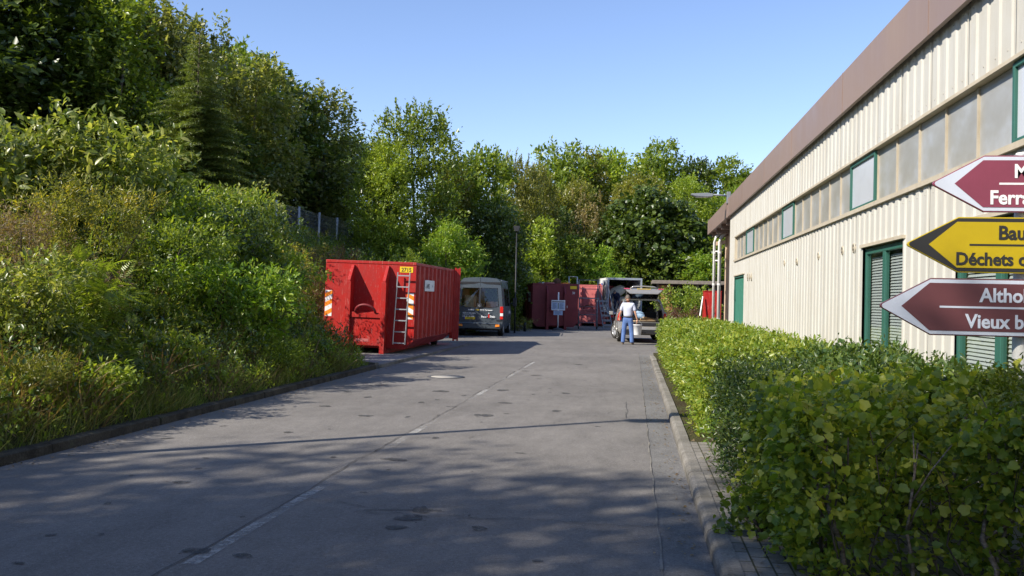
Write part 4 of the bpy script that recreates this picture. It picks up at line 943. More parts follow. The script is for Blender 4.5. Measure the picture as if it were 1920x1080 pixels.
# ------------------------------------------------------------------ roll-off containers
def container(name, label, mat, loc, rz, L=6.0, num=None, plate=True, ladder=True, stripes=True, door=True, side_sign=True, group=None, H=2.40, opentop=True, mat2=None):
    t = thing(name, label, 'container', loc, rz, group); mat2 = mat2 or mat
    # shell: walls with thickness, open top
    b = MB(); W = 1.22
    for s_ in (-1, 1):
        b.prism([(s_ * W, .40), (s_ * W, H), (s_ * (W - .05), H), (s_ * (W - .05), .42)], .02, L)
        b.prism([(s_ * W, .398), (s_ * (W - .05), .42), (s_ * (W - .30), .19), (s_ * (W - .25), .16)], .02, L)
    b.box(-(W - .26), W - .26, .02, L, .16, .20)
    b.build('side_walls', mat, t)
    b = MB()
    b.prism([(-W - .03, .38), (-W - .03, H), (W + .03, H), (W + .03, .38), (W - .22, .14), (-W + .22, .14)], -.03, .018)
    b.build('front_wall', mat, t, .006)
    b = MB()  # top rails
    for s_ in (-1, 1): b.box(s_ * W - (.09 if s_ > 0 else .03), s_ * W + (.03 if s_ > 0 else .09), .02, L, H + .002, H + .075)
    b.box(-W - .03, W + .03, -.045, .018, H + .003, H + .078); b.build('top_rail', mat2, t, .008)
    # ribs
    for s_ in (-1, 1):
        b = MB(); n = int(L / .52); y = .30
        for i in range(n):
            y0_ = y + i * (L - .5) / (n - 1) - .08
            b.prism([(s_ * (W + .002), y0_), (s_ * (W + .06), y0_ + .03), (s_ * (W + .06), y0_ + .10), (s_ * (W + .002), y0_ + .13)], .42, H - .002, 'z')
        b.build('side_ribs', mat, t)
    # skid fins with sloping tops
    for s_ in (-1, 1):
        b = MB(); b.prism([(-.032, H - .04), (-.09, H - .04), (-.42, H - .45), (-.42, .02), (-.032, .02)], s_ * .48 - .04, s_ * .48 + .04, 'x')
        b.box(s_ * .48 - .065, s_ * .48 + .065, -.44, -.422, .0, H - .5); b.build('skid_fin', mat, t, .004)
        b = MB(); b.box(s_ * .48 - .05, s_ * .48 + .05, .0, L, .0, .158); b.build('skid_rail', mat, t)
    b = MB(); b.box(-.438, .438, -.36, -.034, .22, 1.02); b.prism([(-.36, 1.022), (-.034, 1.022), (-.034, 1.12)], -.438, .438, 'x'); b.box(-.438, .438, -.40, -.362, .96, 1.10); b.build('hook_box', mat, t, .006)
    b = MB(); pts = [(.27 * math.cos(a), -.40 - .12 * math.sin(a), 1.10 + .20 * math.sin(a)) for a in np.linspace(0, PI, 13)]; b.tube(pts, .035, 8); b.build('hook_bar', 'darkred' if mat == 'red' else 'rust', t)
    for s_ in (-1, 1):
        b = MB(); T = Matrix.Translation((s_ * .78, L - .55, .16)) @ Matrix.Rotation(PI / 2, 4, 'Y'); b.lathe([(0, -.09), (.15, -.09), (.16, -.07), (.16, .07), (.15, .09), (0, .09)], 20, T); b.build('roller', 'black', t)
    # rear frame and the door swung open
    for s_ in (-1, 1): b = MB(); b.box(s_ * W - .06, s_ * W + .06, L + .002, L + .10, .2, H + .06); b.build('rear_post', mat, t, .006)
    if door:
        T = Matrix.Translation((W + .11, L + .06, 0)) @ Matrix.Rotation(R(11.5), 4, 'Z')
        b = MB(); b.box(0, .07, 0, 2.3, .16, H + .10, T); b.box(-.06, -.002, 0, .10, .12, H + .13, T); b.box(.072, .13, 0, .10, .12, H + .13, T); d_ = b.build('rear_door', mat, t, .006)
        b = MB(); 
        for z in (.6, 1.2, 1.8): b.bar(T @ Vector((-.1, .0, z)), T @ Vector((-.1, .0, z + .25)), .03)
        b.tube([T @ Vector((-.12, .03, .25)), T @ Vector((-.12, .03, 1.5))], .02, 6); b.build('door_latch', 'galv', d_)
    if ladder:
        b = MB(); x0, x1 = .72, 1.05; yl = -.20
        for x in (x0, x1): b.bar((x, yl, .27), (x + .06, yl + .04, 2.20), .035, .022)
        for i in range(7):
            z = .31 + i * .30; f_ = (z - .27) / 1.93; b.bar((x0 + .06 * f_, yl + .04 * f_, z), (x1 + .06 * f_, yl + .04 * f_, z), .028, .03)
        b.build('ladder', 'alu', t)
    if stripes:
        for x0 in (-1.235, 1.02):
            b = MB(); b.mat('white').box(x0, x0 + .19, -.036, -.032, .95, 1.65)
            b.mat('orange')
            for i in range(3):
                z = 1.0 + i * .25 - .05
                sg = 1 if x0 < 0 else -1
                za, zb = (z, z + .10) if sg > 0 else (z + .10, z)
                b.quad((x0, -.0375, max(.95, za)), (x0 + .19, -.0375, zb), (x0 + .19, -.0375, min(1.65, zb + .12)), (x0, -.0375, min(1.65, za + .12)))
            b.build('warning_stripes', None, t)
    if num:
        if plate:
            b = MB(); b.box(.80, 1.16, -.037, -.032, H - .20, H - .045); p_ = b.build('number_plate', 'yellow_pl', t)
            if plate is True: text(num, p_, (.98, -.040, H - .175), .145, 'ink', align='CENTER', bold=.003, sx=.95)
            else:
                text(num, t, (1.0, -.036, H - .47), .17, 'white', align='CENTER', bold=.002)
    return t
big = container('roll_off_container', 'big bright red roll-off container with ladder and orange-white stripes', 'red', (-7.06, 23.75, .035), R(.5), 5.6, '2715', mat2='red')
big.rotation_euler = (R(.2), R(1.0), R(1.0))
b = MB()
b.box(1.285, 1.292, .95, 2.25, 1.72, 2.03); p_ = b.build('name_plate', 'white', big)
text('LAMES', p_, (1.2935, 1.05, 1.80), .19, 'darkgrey', rot=(PI / 2, 0, PI / 2), bold=.002); text('+', p_, (1.2935, 1.95, 1.80), .19, 'darkgrey', rot=(PI / 2, 0, PI / 2))
b = MB(); b.box(-.25, .1, -.361 - .002, -.361, .32, .40); b.build('worn_sticker', 'pinkred', big)

c31 = container('roll_off_container', 'dark red container numbered 31 standing behind the notice board', 'darkred', (-4.15, 48.7, .0), R(15), 5.0, '31', plate=2, ladder=False, stripes=False, door=False, group=None)
b = MB()
for i in range(2):
    for j in range(2): b.box(-1.292, -1.286, .45 + i * .42, .80 + i * .42, 1.45 + j * .3, 1.70 + j * .3)
b.build('white_labels', 'offwhite', c31)
b = MB(); b.box(.55, .67, -.040, -.036, 1.17, 1.29); b.build('white_sticker', 'offwhite', c31)
text('D', c31, (.61, -.045, 1.18), .11, 'darkgrey', align='CENTER')
c4 = container('roll_off_container', 'dim red container half hidden behind the left side of the one numbered 31', 'darkred', (-7.3, 56, .0), R(8), 5.0, None, ladder=False, stripes=False, door=False)
c5 = container('roll_off_container', 'sun-bleached pale red container behind the platform steps', 'pinkred', (-2.75, 57.5, .0), R(-6), 5.0, None, ladder=False, stripes=False, door=False, H=2.52)
c6 = container('roll_off_container', 'container hidden behind the truck carrying the red cage', 'darkred', (.9, 65.5, .0), R(3), 4.0, None, ladder=False, stripes=False, door=False, H=2.3)
# scrap sticking out of the container 31
def at_l(px, py, Y_): return at(px, py, Y_)
def scrap(name, label, cat, fn, mat, group='scrap lying in the dark red container'):
    b = MB(); fn(b); o = b.build(name, mat); tag(o, label, cat, group); return o
q = at(1040, 542, 50.5)
scrap('metal_pipe', 'long pale pipe lying across the top of the dark red container at its left end', 'pipe', lambda b: b.tube([at(970, 543, 53), at(1001, 541, 51)], .14, 10), 'galv')
scrap('white_board', 'white board lying on top of the container numbered 31', 'board', lambda b: b.box(at(1016, 567, 50).x, at(1036, 567, 50).x, 49.8, 50.6, 2.32, 2.56), 'white')
scrap('rusty_disc', 'dark round lid standing up above the notice board', 'scrap', lambda b: b.lathe([(0, -.03), (.22, -.03), (.22, .03), (0, .03)], 24, Matrix.Translation((at(1044, 567, 50).x, 50, 2.58)) @ Matrix.Rotation(R(80), 4, 'X')), 'rust')
scrap('red_barrel', 'red drum between the white board and the round lid', 'drum', lambda b: b.lathe([(0, 0), (.28, 0), (.28, .12), (.27, .14), (.28, .16), (.28, .3), (0, .3)], 24, Matrix.Translation((at(1029, 567, 49.6).x, 49.6, 2.25))), 'pinkred')
scrap('orange_tub', 'orange tub at the right end of the container numbered 31', 'tub', lambda b: b.lathe([(0, 0), (.20, 0), (.26, .32), (.24, .32), (.18, .04), (0, .04)], 20, Matrix.Translation((at(1059, 567, 49.5).x, 49.5, 2.22))), 'orange')
def chairy(b):
    x = at(1069, 567, 49.4).x
    for dx, dy in ((0, 0), (.45, 0), (0, .45), (.45, .45)): b.tube([(x + dx - .1, 49.4 + dy, 2.1), (x + dx - .1, 49.4 + dy, 2.88)], .018, 6)
    b.tube([(x - .1, 49.4, 2.88), (x + .35, 49.4, 2.88)], .018, 6); b.tube([(x - .1, 49.85, 2.88), (x + .35, 49.85, 2.88)], .018, 6); b.tube([(x - .1, 49.4, 2.7), (x - .1, 49.85, 2.7)], .018, 6)
scrap('chair_frame', 'upturned steel chair frame at the right end of the container numbered 31', 'chair frame', chairy, 'galv')
scrap('steel_rod', 'bent pale rod leaning between the round lid and the tub', 'rod', lambda b: b.tube([at(1046, 547, 49.2), at(1056, 539, 49.4)], .02, 6), 'galv')
def junk(b):
    for i in range(7):
        x = at(1003 + i * 2.5, 567, 50).x; z = 2.3 + random.uniform(.1, .32); b.bar((x, 49.6, 2.2), (x + random.uniform(-.1, .2), 50.0, z), .09, .05)
scrap('timber_pile', 'pile of dark broken boards at the left end of the container numbered 31', 'boards', junk, 'wood')
scrap('blanket', 'crumpled orange-red cloth hanging over the left corner of the container numbered 31', 'cloth', lambda b: b.tube([at(985, 545, 52), at(986, 553, 52), at(987, 566, 51.8)], [.18, .22, .08], 9), 'orange')
# cage
q = at(1191, 531, 66); q2 = at(1217, 511, 66)
b = MB(); x0, x1, z0, z1 = q.x, q2.x, 2.36, q2.z
for y in (65.9, 66.9):
    for k in range(9): x = x0 + (x1 - x0) * k / 8; b.bar((x, y, z0), (x, y, z1), .05)
    for k in range(4): z = z0 + (z1 - z0) * k / 3; b.bar((x0, y, z), (x1, y, z), .06)
for k in range(4):
    z = z0 + (z1 - z0) * k / 3
    for x in (x0, x1): b.bar((x, 65.9, z), (x, 66.9, z), .05)
for y in (66.15, 66.4, 66.65): b.bar((x0 + .1, y, z0 + .1), (x1 - .1, y + .05, z1 - .15), .22, .08); b.bar((x0 + .1, y, z1 - .1), (x1 - .2, y + .05, z0 + .1), .22, .08)
tag(b.build('steel_cage', 'pinkred'), 'red slatted steel cage rising above the truck box', 'cage')

# ------------------------------------------------------------------ platform steps
ps = thing('platform_steps', 'grey wheeled platform steps beside the dark red container', 'steps', (at(1086, 567, 50.4).x + .5, 50.4, 0), R(4))
b = MB()
for x in (-.5, .5):
    for y in (0, .9): b.tube([(x * (1.0 if y else 1.05), y, .06), (x, y, 1.70)], .028, 8)
for z in (.35, .8, 1.25): b.tube([(-.5, .9, z), (.5, .9, z)], .02, 6); b.tube([(-.5, 0, z), (-.5, .9, z)], .02, 6)
b.build('frame', 'lampgrey', ps)
b = MB(); b.box(-.55, .55, -.05, .95, 1.70, 1.76); b.build('platform', 'lampgrey', ps)
b = MB()
for x in (-.53, .53):
    for y in (0, .9): b.tube([(x, y, 1.76), (x, y, 2.75)], .022, 8)
    b.tube([(x, 0, 2.75), (x, .9, 2.75)], .022, 8); b.tube([(x, 0, 2.25), (x, .9, 2.25)], .018, 8)
for z in (2.25, 2.75): b.tube([(-.53, .9, z), (.53, .9, z)], .02, 8)
b.build('guard_rail', 'lampgrey', ps)
b = MB()
for x in (.56, 1.04): b.bar((x - .0, -.05, 1.74), (x + .28, -.85, .06), .04, .07)
for i in range(6):
    f_ = (i + .6) / 6.4; b.bar((.56 + .28 * f_, -.05 - .8 * f_, 1.74 - 1.68 * f_), (1.04 + .28 * f_, -.05 - .8 * f_, 1.74 - 1.68 * f_), .05, .12)
b.build('stair_flight', 'lampgrey', ps)
b = MB()
for x in (.58, 1.06): b.tube([(x, -.05, 1.75), (x + .02, -.1, 2.45), (x + .3, -.85, 1.0), (x + .28, -.85, .3)], .02, 6)
b.build('hand_rail', 'lampgrey', ps)
for x, y in ((-.5, 0), (.5, 0), (-.5, .9), (.5, .9)):
    b = MB(); b.lathe([(0, -.025), (.07, -.025), (.07, .025), (0, .025)], 14, Matrix.Translation((x, y, .07)) @ Matrix.Rotation(PI / 2, 4, 'Y')); b.build('castor', 'black', ps)

# ------------------------------------------------------------------ notice board
nb_ = thing('notice_board', 'white notice board on a pole in front of the container numbered 31', 'notice board', (at(1047, 567, 47.6).x, 47.6, 0))
b = MB(); b.tube([(0, 0, .08), (0, 0, 2.0)], .035, 10); b.build('pole', 'white', nb_)
b = MB(); b.lathe([(0, 0), (.30, 0), (.30, .06), (.12, .12), (0, .12)], 20); b.build('base', 'darkgrey', nb_)
b = MB(); b.box(-.36, .36, -.055, -.04, 1.05, 1.58); b.build('panel', 'white', nb_, .005)
b = MB(); b.box(-.33, -.04, -.060, -.056, 1.09, 1.46); b.box(.04, .33, -.060, -.056, 1.09, 1.46); b.build('notice_sheet', 'panelblue', nb_)
b = MB(); b.box(-.33, .33, -.060, -.056, 1.475, 1.515); b.build('heading_bar', 'ink', nb_)
b = MB(); b.box(-.022, .022, -.061, -.0565, 1.12, 1.44); b.build('green_arrow', 'green', nb_)
b = MB()
for s_ in (-.30, .07):
    for k in range(6): b.box(s_, s_ + random.uniform(.14, .23), -.0635, -.0605, 1.14 + k * .05, 1.155 + k * .05)
b.build('text_lines', 'darkgrey', nb_)
b = MB(); b.box(-.24, .24, -.055, -.04, .80, 1.03); b.build('lower_plate', 'panelblue', nb_)
b = MB()
for k in range(4): b.box(-.18, -.18 + random.uniform(.22, .36), -.0585, -.0555, .84 + k * .045, .853 + k * .045)
b.build('text_lines', 'darkgrey', nb_)

# bollard by the verge and the thin street lamp
bo = thing('bollard', 'small dark bollard at the verge left of the dark red container', 'bollard', (at(985, 567, 44.5).x, 44.5, 0))
b = MB(); b.lathe([(0, 0), (.07, 0), (.065, .38), (.05, .43), (0, .45)], 14); b.build('post', 'black', bo)
lp = thing('street_lamp', 'thin grey street lamp right of the van', 'street lamp', (at(966, 567, 42).x, 42, 0))
b = MB(); b.tube([(0, 0, 0), (0, 0, 1.2), (0, 0, 4.75)], [.045, .035, .028], 10); b.build('pole', 'black', lp)
b = MB(); b.prism([(-.09, 4.75), (-.16, 5.0), (.16, 5.0), (.09, 4.75)], -.1, .1); b.build('lamp_head', 'black', lp, .01)
def road_lamp(x, y, h, az):
    t = thing('street_lamp', 'tall street lamp on the left verge outside the photo, casting the long thin shadow', 'street lamp', (x, y, .05), az)
    b = MB(); b.tube([(0, 0, 0), (0, 0, 1), (0, 0, h)], [.09, .075, .05], 12); b.build('pole', 'galv', t)
    b = MB(); b.prism([(.0, h), (.15, h + .06), (.85, h + .12), (.9, h + .04), (.2, h - .06)], -.16, .16); b.build('lamp_head', 'lampgrey', t, .01)
road_lamp(-6.05, 7.15, 5.75, R(8))

# ------------------------------------------------------------------ shed
sh = thing('flat_roof_shed', 'low wooden shed with weathered flat roof behind the shrubs', 'shed', (1.45, 60, 0))
b = MB(); b.box(-.25, 8, -.9, 4, 2.80, 3.02); b.build('roof', 'wood', sh, .01)
b = MB(); b.box(.0, 7.6, 1.6, 1.7, 0, 2.79); b.box(7.5, 7.6, 0, 1.59, 0, 2.79); b.build('wall', 'room', sh)
b = MB()
for i in range(9): b.box(.1, 1.1, -.1, -.06, .6 + i * .24, .8 + i * .24)
b.build('slatted_screen', 'brickwood', sh)
for x in (.05, 2.6, 5.1):
    b = MB(); b.box(x, x + .14, -.25, -.11, 0, 2.79); b.build('post', 'wood', sh)
b = MB(); b.box(3.35, 3.8, -.2, -.15, 1.75, 2.55); b.build('white_notice', 'offwhite', sh)
rc = thing('red_cabinet', 'plain red steel cabinet standing beside the columns of the overhang', 'cabinet', (2.93, 38.2, .0))
b = MB(); b.box(.0, .68, 0, 1.0, .06, 2.06); b.box(-.02, .70, -.02, 1.02, 2.062, 2.10); b.build('cabinet_body', 'red', rc, .012)
b = MB(); b.box(.05, .63, -.012, -.002, .14, 2.0); d_ = b.build('door', 'red', rc, .004); 
b = MB(); b.box(.36, .40, -.035, -.014, 1.15, 1.22); b.build('handle', 'galv', d_)
b = MB(); b.bar(at(1312.5, 592, 37.9), at(1318, 556, 38.1), .04); tag(b.build('white_pole', 'white'), 'thin white pole leaning against the red cabinet', 'pole')

# ------------------------------------------------------------------ fence on the bank
fe = thing('wire_fence', 'wire mesh fence with galvanised posts on top of the bank', 'fence', (-14.7, 30, 3.4))
ztop = 5.35
for i in range(9):
    y = i * 2.6 - 2.0; b = MB(); gz = tz1(-14.7, 30 + y) - 3.4; b.tube([(0, y, gz - .3), (0, y, ztop - 3.4 + .10)], .055, 8); b.build('post', 'alu', fe)
b = MB()
for k in range(11): z = ztop - 3.4 - k * .17; b.bar((.045, -2, z), (.045, 19, z), .005)
for k in range(230): y = -2 + k * .09; b.bar((.048, y, ztop - 3.4), (.048, y, ztop - 5.25), .004)
b.build('wire_mesh', 'galv', fe)

# ------------------------------------------------------------------ vehicles
def loft(secs, fm=None, body='vangrey', closed_bottom=True, glass='darkglass'):
    """secs: [(y, [(x,z)...]) ...] half outlines from the bottom centre to the roof centre; returns body and glass builders"""
    b, gl = MB(), MB(); m = len(secs[0][1])
    for s_ in (-1, 1):
        grid = [[(s_ * x, yy + (dy(x, z) if (dy := (sec[2] if len(sec) > 2 else None)) else 0), z) for x, z in sec[1]] for sec in secs for yy in [sec[0]]]
        for i in range(len(secs) - 1):
            for j in range(m - 1):
                q = [grid[i][j], grid[i + 1][j], grid[i + 1][j + 1], grid[i][j + 1]]
                tgt = gl if fm and fm(i, j) else b
                tgt.add(q, [(0, 1, 2, 3)], tgt is b)
    return b, gl
def weld(o, d=.002, ang=38):
    import bmesh
    bm = bmesh.new(); bm.from_mesh(o.data); bmesh.ops.remove_doubles(bm, verts=bm.verts, dist=d); bmesh.ops.recalc_face_normals(bm, faces=bm.faces)
    for e in bm.edges:
        e.smooth = not (len(e.link_faces) == 2 and e.calc_face_angle(0) > R(ang))
    for f in bm.faces: f.smooth = True
    bm.to_mesh(o.data); bm.free(); return o
def wheel(parent, x, y, r, w, spokes=5, steer=0., rimmat='alu'):
    s_ = 1 if x > 0 else -1
    T = Matrix.Translation((x, y, r)) @ Matrix.Rotation(steer, 4, 'Z') @ Matrix.Rotation(s_ * PI / 2, 4, 'Y')
    b = MB(); h = w / 2; b.lathe([(r * .62, -h), (r * .90, -h), (r * .985, -h * .8), (r, -h * .4), (r, h * .4), (r * .985, h * .8), (r * .90, h), (r * .62, h), (r * .60, h * .5), (r * .60, -h)], 32, T)
    wh = b.build('wheel', 'rubber', parent)
    b = MB(); b.lathe([(r * .62, h * .95), (r * .58, h * .98), (r * .55, h * .55)], 32, T); b.lathe([(0, h * .62), (r * .14, h * .62), (r * .16, h * .4), (0, h * .4)], 16, T)
    for k in range(spokes):
        a = 2 * PI * k / spokes
        for da in (-.13, .13):
            p0 = T @ Vector((r * .10 * math.cos(a + da * 3), r * .10 * math.sin(a + da * 3), h * .55)); p1 = T @ Vector((r * .59 * math.cos(a + da), r * .59 * math.sin(a + da), h * .85)); b.bar(p0, p1, r * .09, r * .09)
    b.build('rim', rimmat, wh)
    b = MB(); b.lathe([(0, -h * .2), (r * .59, -h * .2)], 24, T); b.lathe([(0, h * .1), (r * .35, h * .1), (r * .35, h * .2), (0, h * .2)], 20, T); b.build('brake_disc', 'black', wh)
    return wh

# ---- the dark grey van
van = thing('parked_van', 'dark anthracite high-roof van seen from behind beside the red container', 'van', (at(900, 567, 37.5).x, 37.4, 0), R(3.5))
PV = [(0, .34), (.90, .34), (.965, .50), (.99, .95), (.965, 1.26), (.885, 2.02), (.84, 2.28), (.70, 2.42), (.35, 2.455), (0, 2.465)]
def pv(k, top=None, bot=None, wsc=1.):
    out_ = []
    for x, z in PV:
        if top and z > 1.26: z = 1.26 + (z - 1.26) * (top - 1.26) / (2.465 - 1.26)
        out_.append((x * wsc, z))
    return out_
rdy = lambda x, z: max(0, z - 1.1) * .10 + .06 * (abs(x) / .99) ** 4
secs = [(0.0, pv(0), rdy), (.14, pv(0), rdy), (1.2, pv(0)), (1.3, pv(0)), (2.45, pv(0)), (2.55, pv(0)), (3.9, pv(0)), (4.05, pv(0, 2.44)),
        (4.35, pv(0, 2.30)), (5.05, [(0, .34), (.90, .34), (.95, .5), (.97, .95), (.93, 1.18), (.80, 1.26), (.72, 1.29), (.6, 1.32), (.3, 1.34), (0, 1.345)]),
        (5.65, [(0, .34), (.84, .34), (.88, .5), (.88, .85), (.82, .96), (.70, 1.0), (.62, 1.02), (.5, 1.03), (.3, 1.04), (0, 1.04)]), (5.78, [(0, .4), (.7, .4), (.75, .5), (.75, .75), (.7, .8), (.6, .85), (.5, .86), (.4, .87), (.3, .87), (0, .87)])]
bd, gl = loft(secs, lambda i, j: (j == 4 and i in (3, 5) ) or (i == 8 and j >= 4))
bd.mat('vangrey')
for s_ in (-1, 1):   # rear doors, a frame round each window
    def rp(x, z): return (s_ * x, rdy(x, z), z)
    low = [(0.004, .34), (.90, .34), (.965, .50), (.99, .95), (.965, 1.26), (.80, 1.26), (.55, 1.20), (.022, 1.20), (0.004, 1.20)]
    bd.quad(*[rp(*p) for p in low]); bd.quad(*[rp(*p) for p in [(.004, 1.20), (.022, 1.20), (.022, 2.02), (.004, 2.02)]])
    bd.quad(*[rp(*p) for p in [(.80, 1.26), (.965, 1.26), (.885, 2.02), (.73, 2.02)]])
    bd.quad(*[rp(*p) for p in [(.004, 2.02), (.73, 2.02), (.885, 2.02), (.84, 2.28), (.70, 2.42), (.35, 2.455), (.004, 2.465)]])
body_ = weld(bd.build('body', 'vangrey', van))
g2 = gl.build('window', 'tinted', van)
for s_ in (-1, 1):
    b = MB(); pts = [(.022, 1.20), (.55, 1.20), (.80, 1.26), (.73, 2.02), (.022, 2.02)]
    b.quad(*[(s_ * x, rdy(x, z) + .006, z) for x, z in pts]); b.build('rear_window', 'tinted', van)
    b = MB(); pts2 = [(.026, 1.202), (.55, 1.203), (.795, 1.262), (.728, 2.017), (.026, 2.017)]
    for p, q_ in zip(pts2, pts2[1:] + pts2[:1]): b.bar((s_ * p[0], rdy(*p) - .002, p[1]), (s_ * q_[0], rdy(*q_) - .002, q_[1]), .018, .012)
    b.build('window_rubber', 'black', van)
b = MB(); b.bar((0, -.004, .66), (0, rdy(0, 2.4) - .004, 2.44), .012, .008); b.bar((-.93, .045, .66), (.93, .045, .66), .014, .08); b.bar((-.85, rdy(.85, 2.25) - .03, 2.22), (.85, rdy(.85, 2.25) - .03, 2.22), .008, .10); b.build('door_gap', 'black', van)
b = MB(); b.prism([(.0, .30), (-.10, .33), (-.12, .50), (-.09, .56), (.02, .58), (.08, .3)], -.88, .88, 'x'); bp = b.build('bumper', 'vangrey', van, .015)
b = MB(); b.box(-.80, .80, -.125, -.119, .505, .53); b.build('bumper_step', 'black', bp)
for s_ in (-1, 1):
    b = MB(); b.mat('redlamp'); b.box(s_ * .93 - .065, s_ * .93 + .065, -.0, .12, .98, 1.25); b.box(s_ * .93 - .063, s_ * .93 + .063, .002, .12, .72, .84)
    b.mat('white'); b.box(s_ * .93 - .064, s_ * .93 + .064, .001, .12, .85, .97); b.build('tail_lamp', None, van, .01)
    b = MB(); b.prism([(s_ * .68, .40), (s_ * .86, .42), (s_ * .86, .50), (s_ * .70, .50)], -.135, -.11); b.build('reflector', 'orange', bp)
    b = MB(); b.box(s_ * .97 - .02, s_ * .97 + .03, .02, .09, 1.60, 1.66); b.build('door_hinge', 'black', van, .005)
b = MB(); b.box(-.11, .11, -.035, -.004, 1.17, 1.36); b.build('door_handle', 'black', van, .02)
text('✦', van, (0, -.037, 1.23), .09, 'alu', align='CENTER') if False else None
b = MB(); b.lathe([(.040, 0), (.040, .004), (.032, .004), (.032, 0)], 20, Matrix.Translation((0, -.036, 1.27)) @ Matrix.Rotation(PI / 2, 4, 'X')); b.bar((0, -.038, 1.27), (0, -.038, 1.305), .008, .004); b.bar((0, -.038, 1.27), (-.03, -.038, 1.25), .008, .004); b.bar((0, -.038, 1.27), (.03, -.038, 1.25), .008, .004); b.build('emblem', 'alu', van)
b = MB(); b.mat('yellow_pl').box(-.60, -.17, -.014, -.006, .70, .80); b.mat('logo_blue').box(-.652, -.602, -.014, -.006, .70, .80); pl_ = b.build('number_plate', None, van)
text('FS 5828', pl_, (-.385, -.016, .718), .09, 'ink', align='CENTER', bold=.001)
text('Parkett', van, (-.47, -.006, 1.07), .085, 'white', bold=.002); text('Holz', van, (-.17, -.006, 1.07), .085, 'yellow_pl', bold=.002); text('WPC Terrassen', van, (.03, -.006, 1.07), .078, 'white', bold=.002)
text('Büro und Information', van, (-.70, -.006, .94), .062, 'white', bold=.002); text('L-Wasserbillig  10 Uferstr.', van, (-.70, -.006, .875), .045, 'white'); text('0 26 52 - 26 13 00', van, (-.70, -.006, .80), .065, 'white', bold=.003)
text('Feuer', van, (.08, -.006, .78), .13, 'white', bold=.004, sx=.85); text('Stein', van, (.44, -.006, .78), .13, 'white', bold=.004, sx=.85)
b = MB(); b.prism([(.37, .77), (.43, .77), (.43, .90), (.40, .93), (.37, .90)], -.010, -.004); b.build('red_mark', 'redlamp', van)
b = MB(); b.prism([(.375, .94), (.425, .94), (.40, 1.0)], -.010, -.004); b.build('white_mark', 'white', van)
text('Feuer Stein', van, (1.02 - .02, 3.0, .92), .22, 'white', rot=(PI / 2, 0, PI / 2), bold=.003) ; text('Holz & Terrassen', van, (1.0, 2.6, 1.2), .12, 'white', rot=(PI / 2, 0, PI / 2)) if False else None
b = MB()
b.quad((-.82, .25, .62), (.82, .25, .62), (.82, 3.2, .62), (-.82, 3.2, .62)); b.quad((-.84, .22, 1.25), (-.84, 3.2, 1.25), (-.84, 3.2, .62), (-.84, .22, .62)); b.quad((.84, .22, 1.25), (.84, 3.2, 1.25), (.84, 3.2, .62), (.84, .22, .62))
b.quad((-.80, .25, 2.3), (.80, .25, 2.3), (.80, 3.2, 2.3), (-.80, 3.2, 2.3)); b.quad((-.84, 3.2, .62), (-.1, 3.2, .62), (-.1, 3.2, 2.3), (-.84, 3.2, 2.3)); b.quad((-.1, 3.2, .62), (.84, 3.2, .62), (.84, 3.2, 1.25), (-.1, 3.2, 1.25)); b.quad((-.84, .4, 1.25), (-.84, 3.2, 1.25), (-.80, 3.2, 2.0), (-.80, .4, 2.0))
b.build('plywood_lining', 'ply', van)
b = MB(); b.box(-.7, -.3, .6, 1.5, .63, 1.7); b.box(.15, .6, 1.2, 2.0, .63, 1.45); b.build('shelf_unit', 'plank', van, .01)
for x, y in ((-.83, .98), (.83, .98), (-.83, 4.65), (.83, 4.65)): wheel(van, x, y, .34, .23, 8, rimmat='galv')
b = MB(); b.box(-.85, .85, .3, 4.2, .24, .33); b.build('underbody', 'black', van)
for s_ in (-1, 1):
    b = MB(); b.bar((s_ * .95, 4.3, 1.35), (s_ * 1.12, 4.25, 1.38), .05); b.box(s_ * 1.18 - .09, s_ * 1.18 + .09, 4.18, 4.32, 1.25, 1.62); b.build('wing_mirror', 'black', van, .02)
b = MB(); b.bar((.86, .35, 2.36), (.86, 3.9, 2.36), .02, .03); b.build('roof_gutter', 'silvergrey', van)

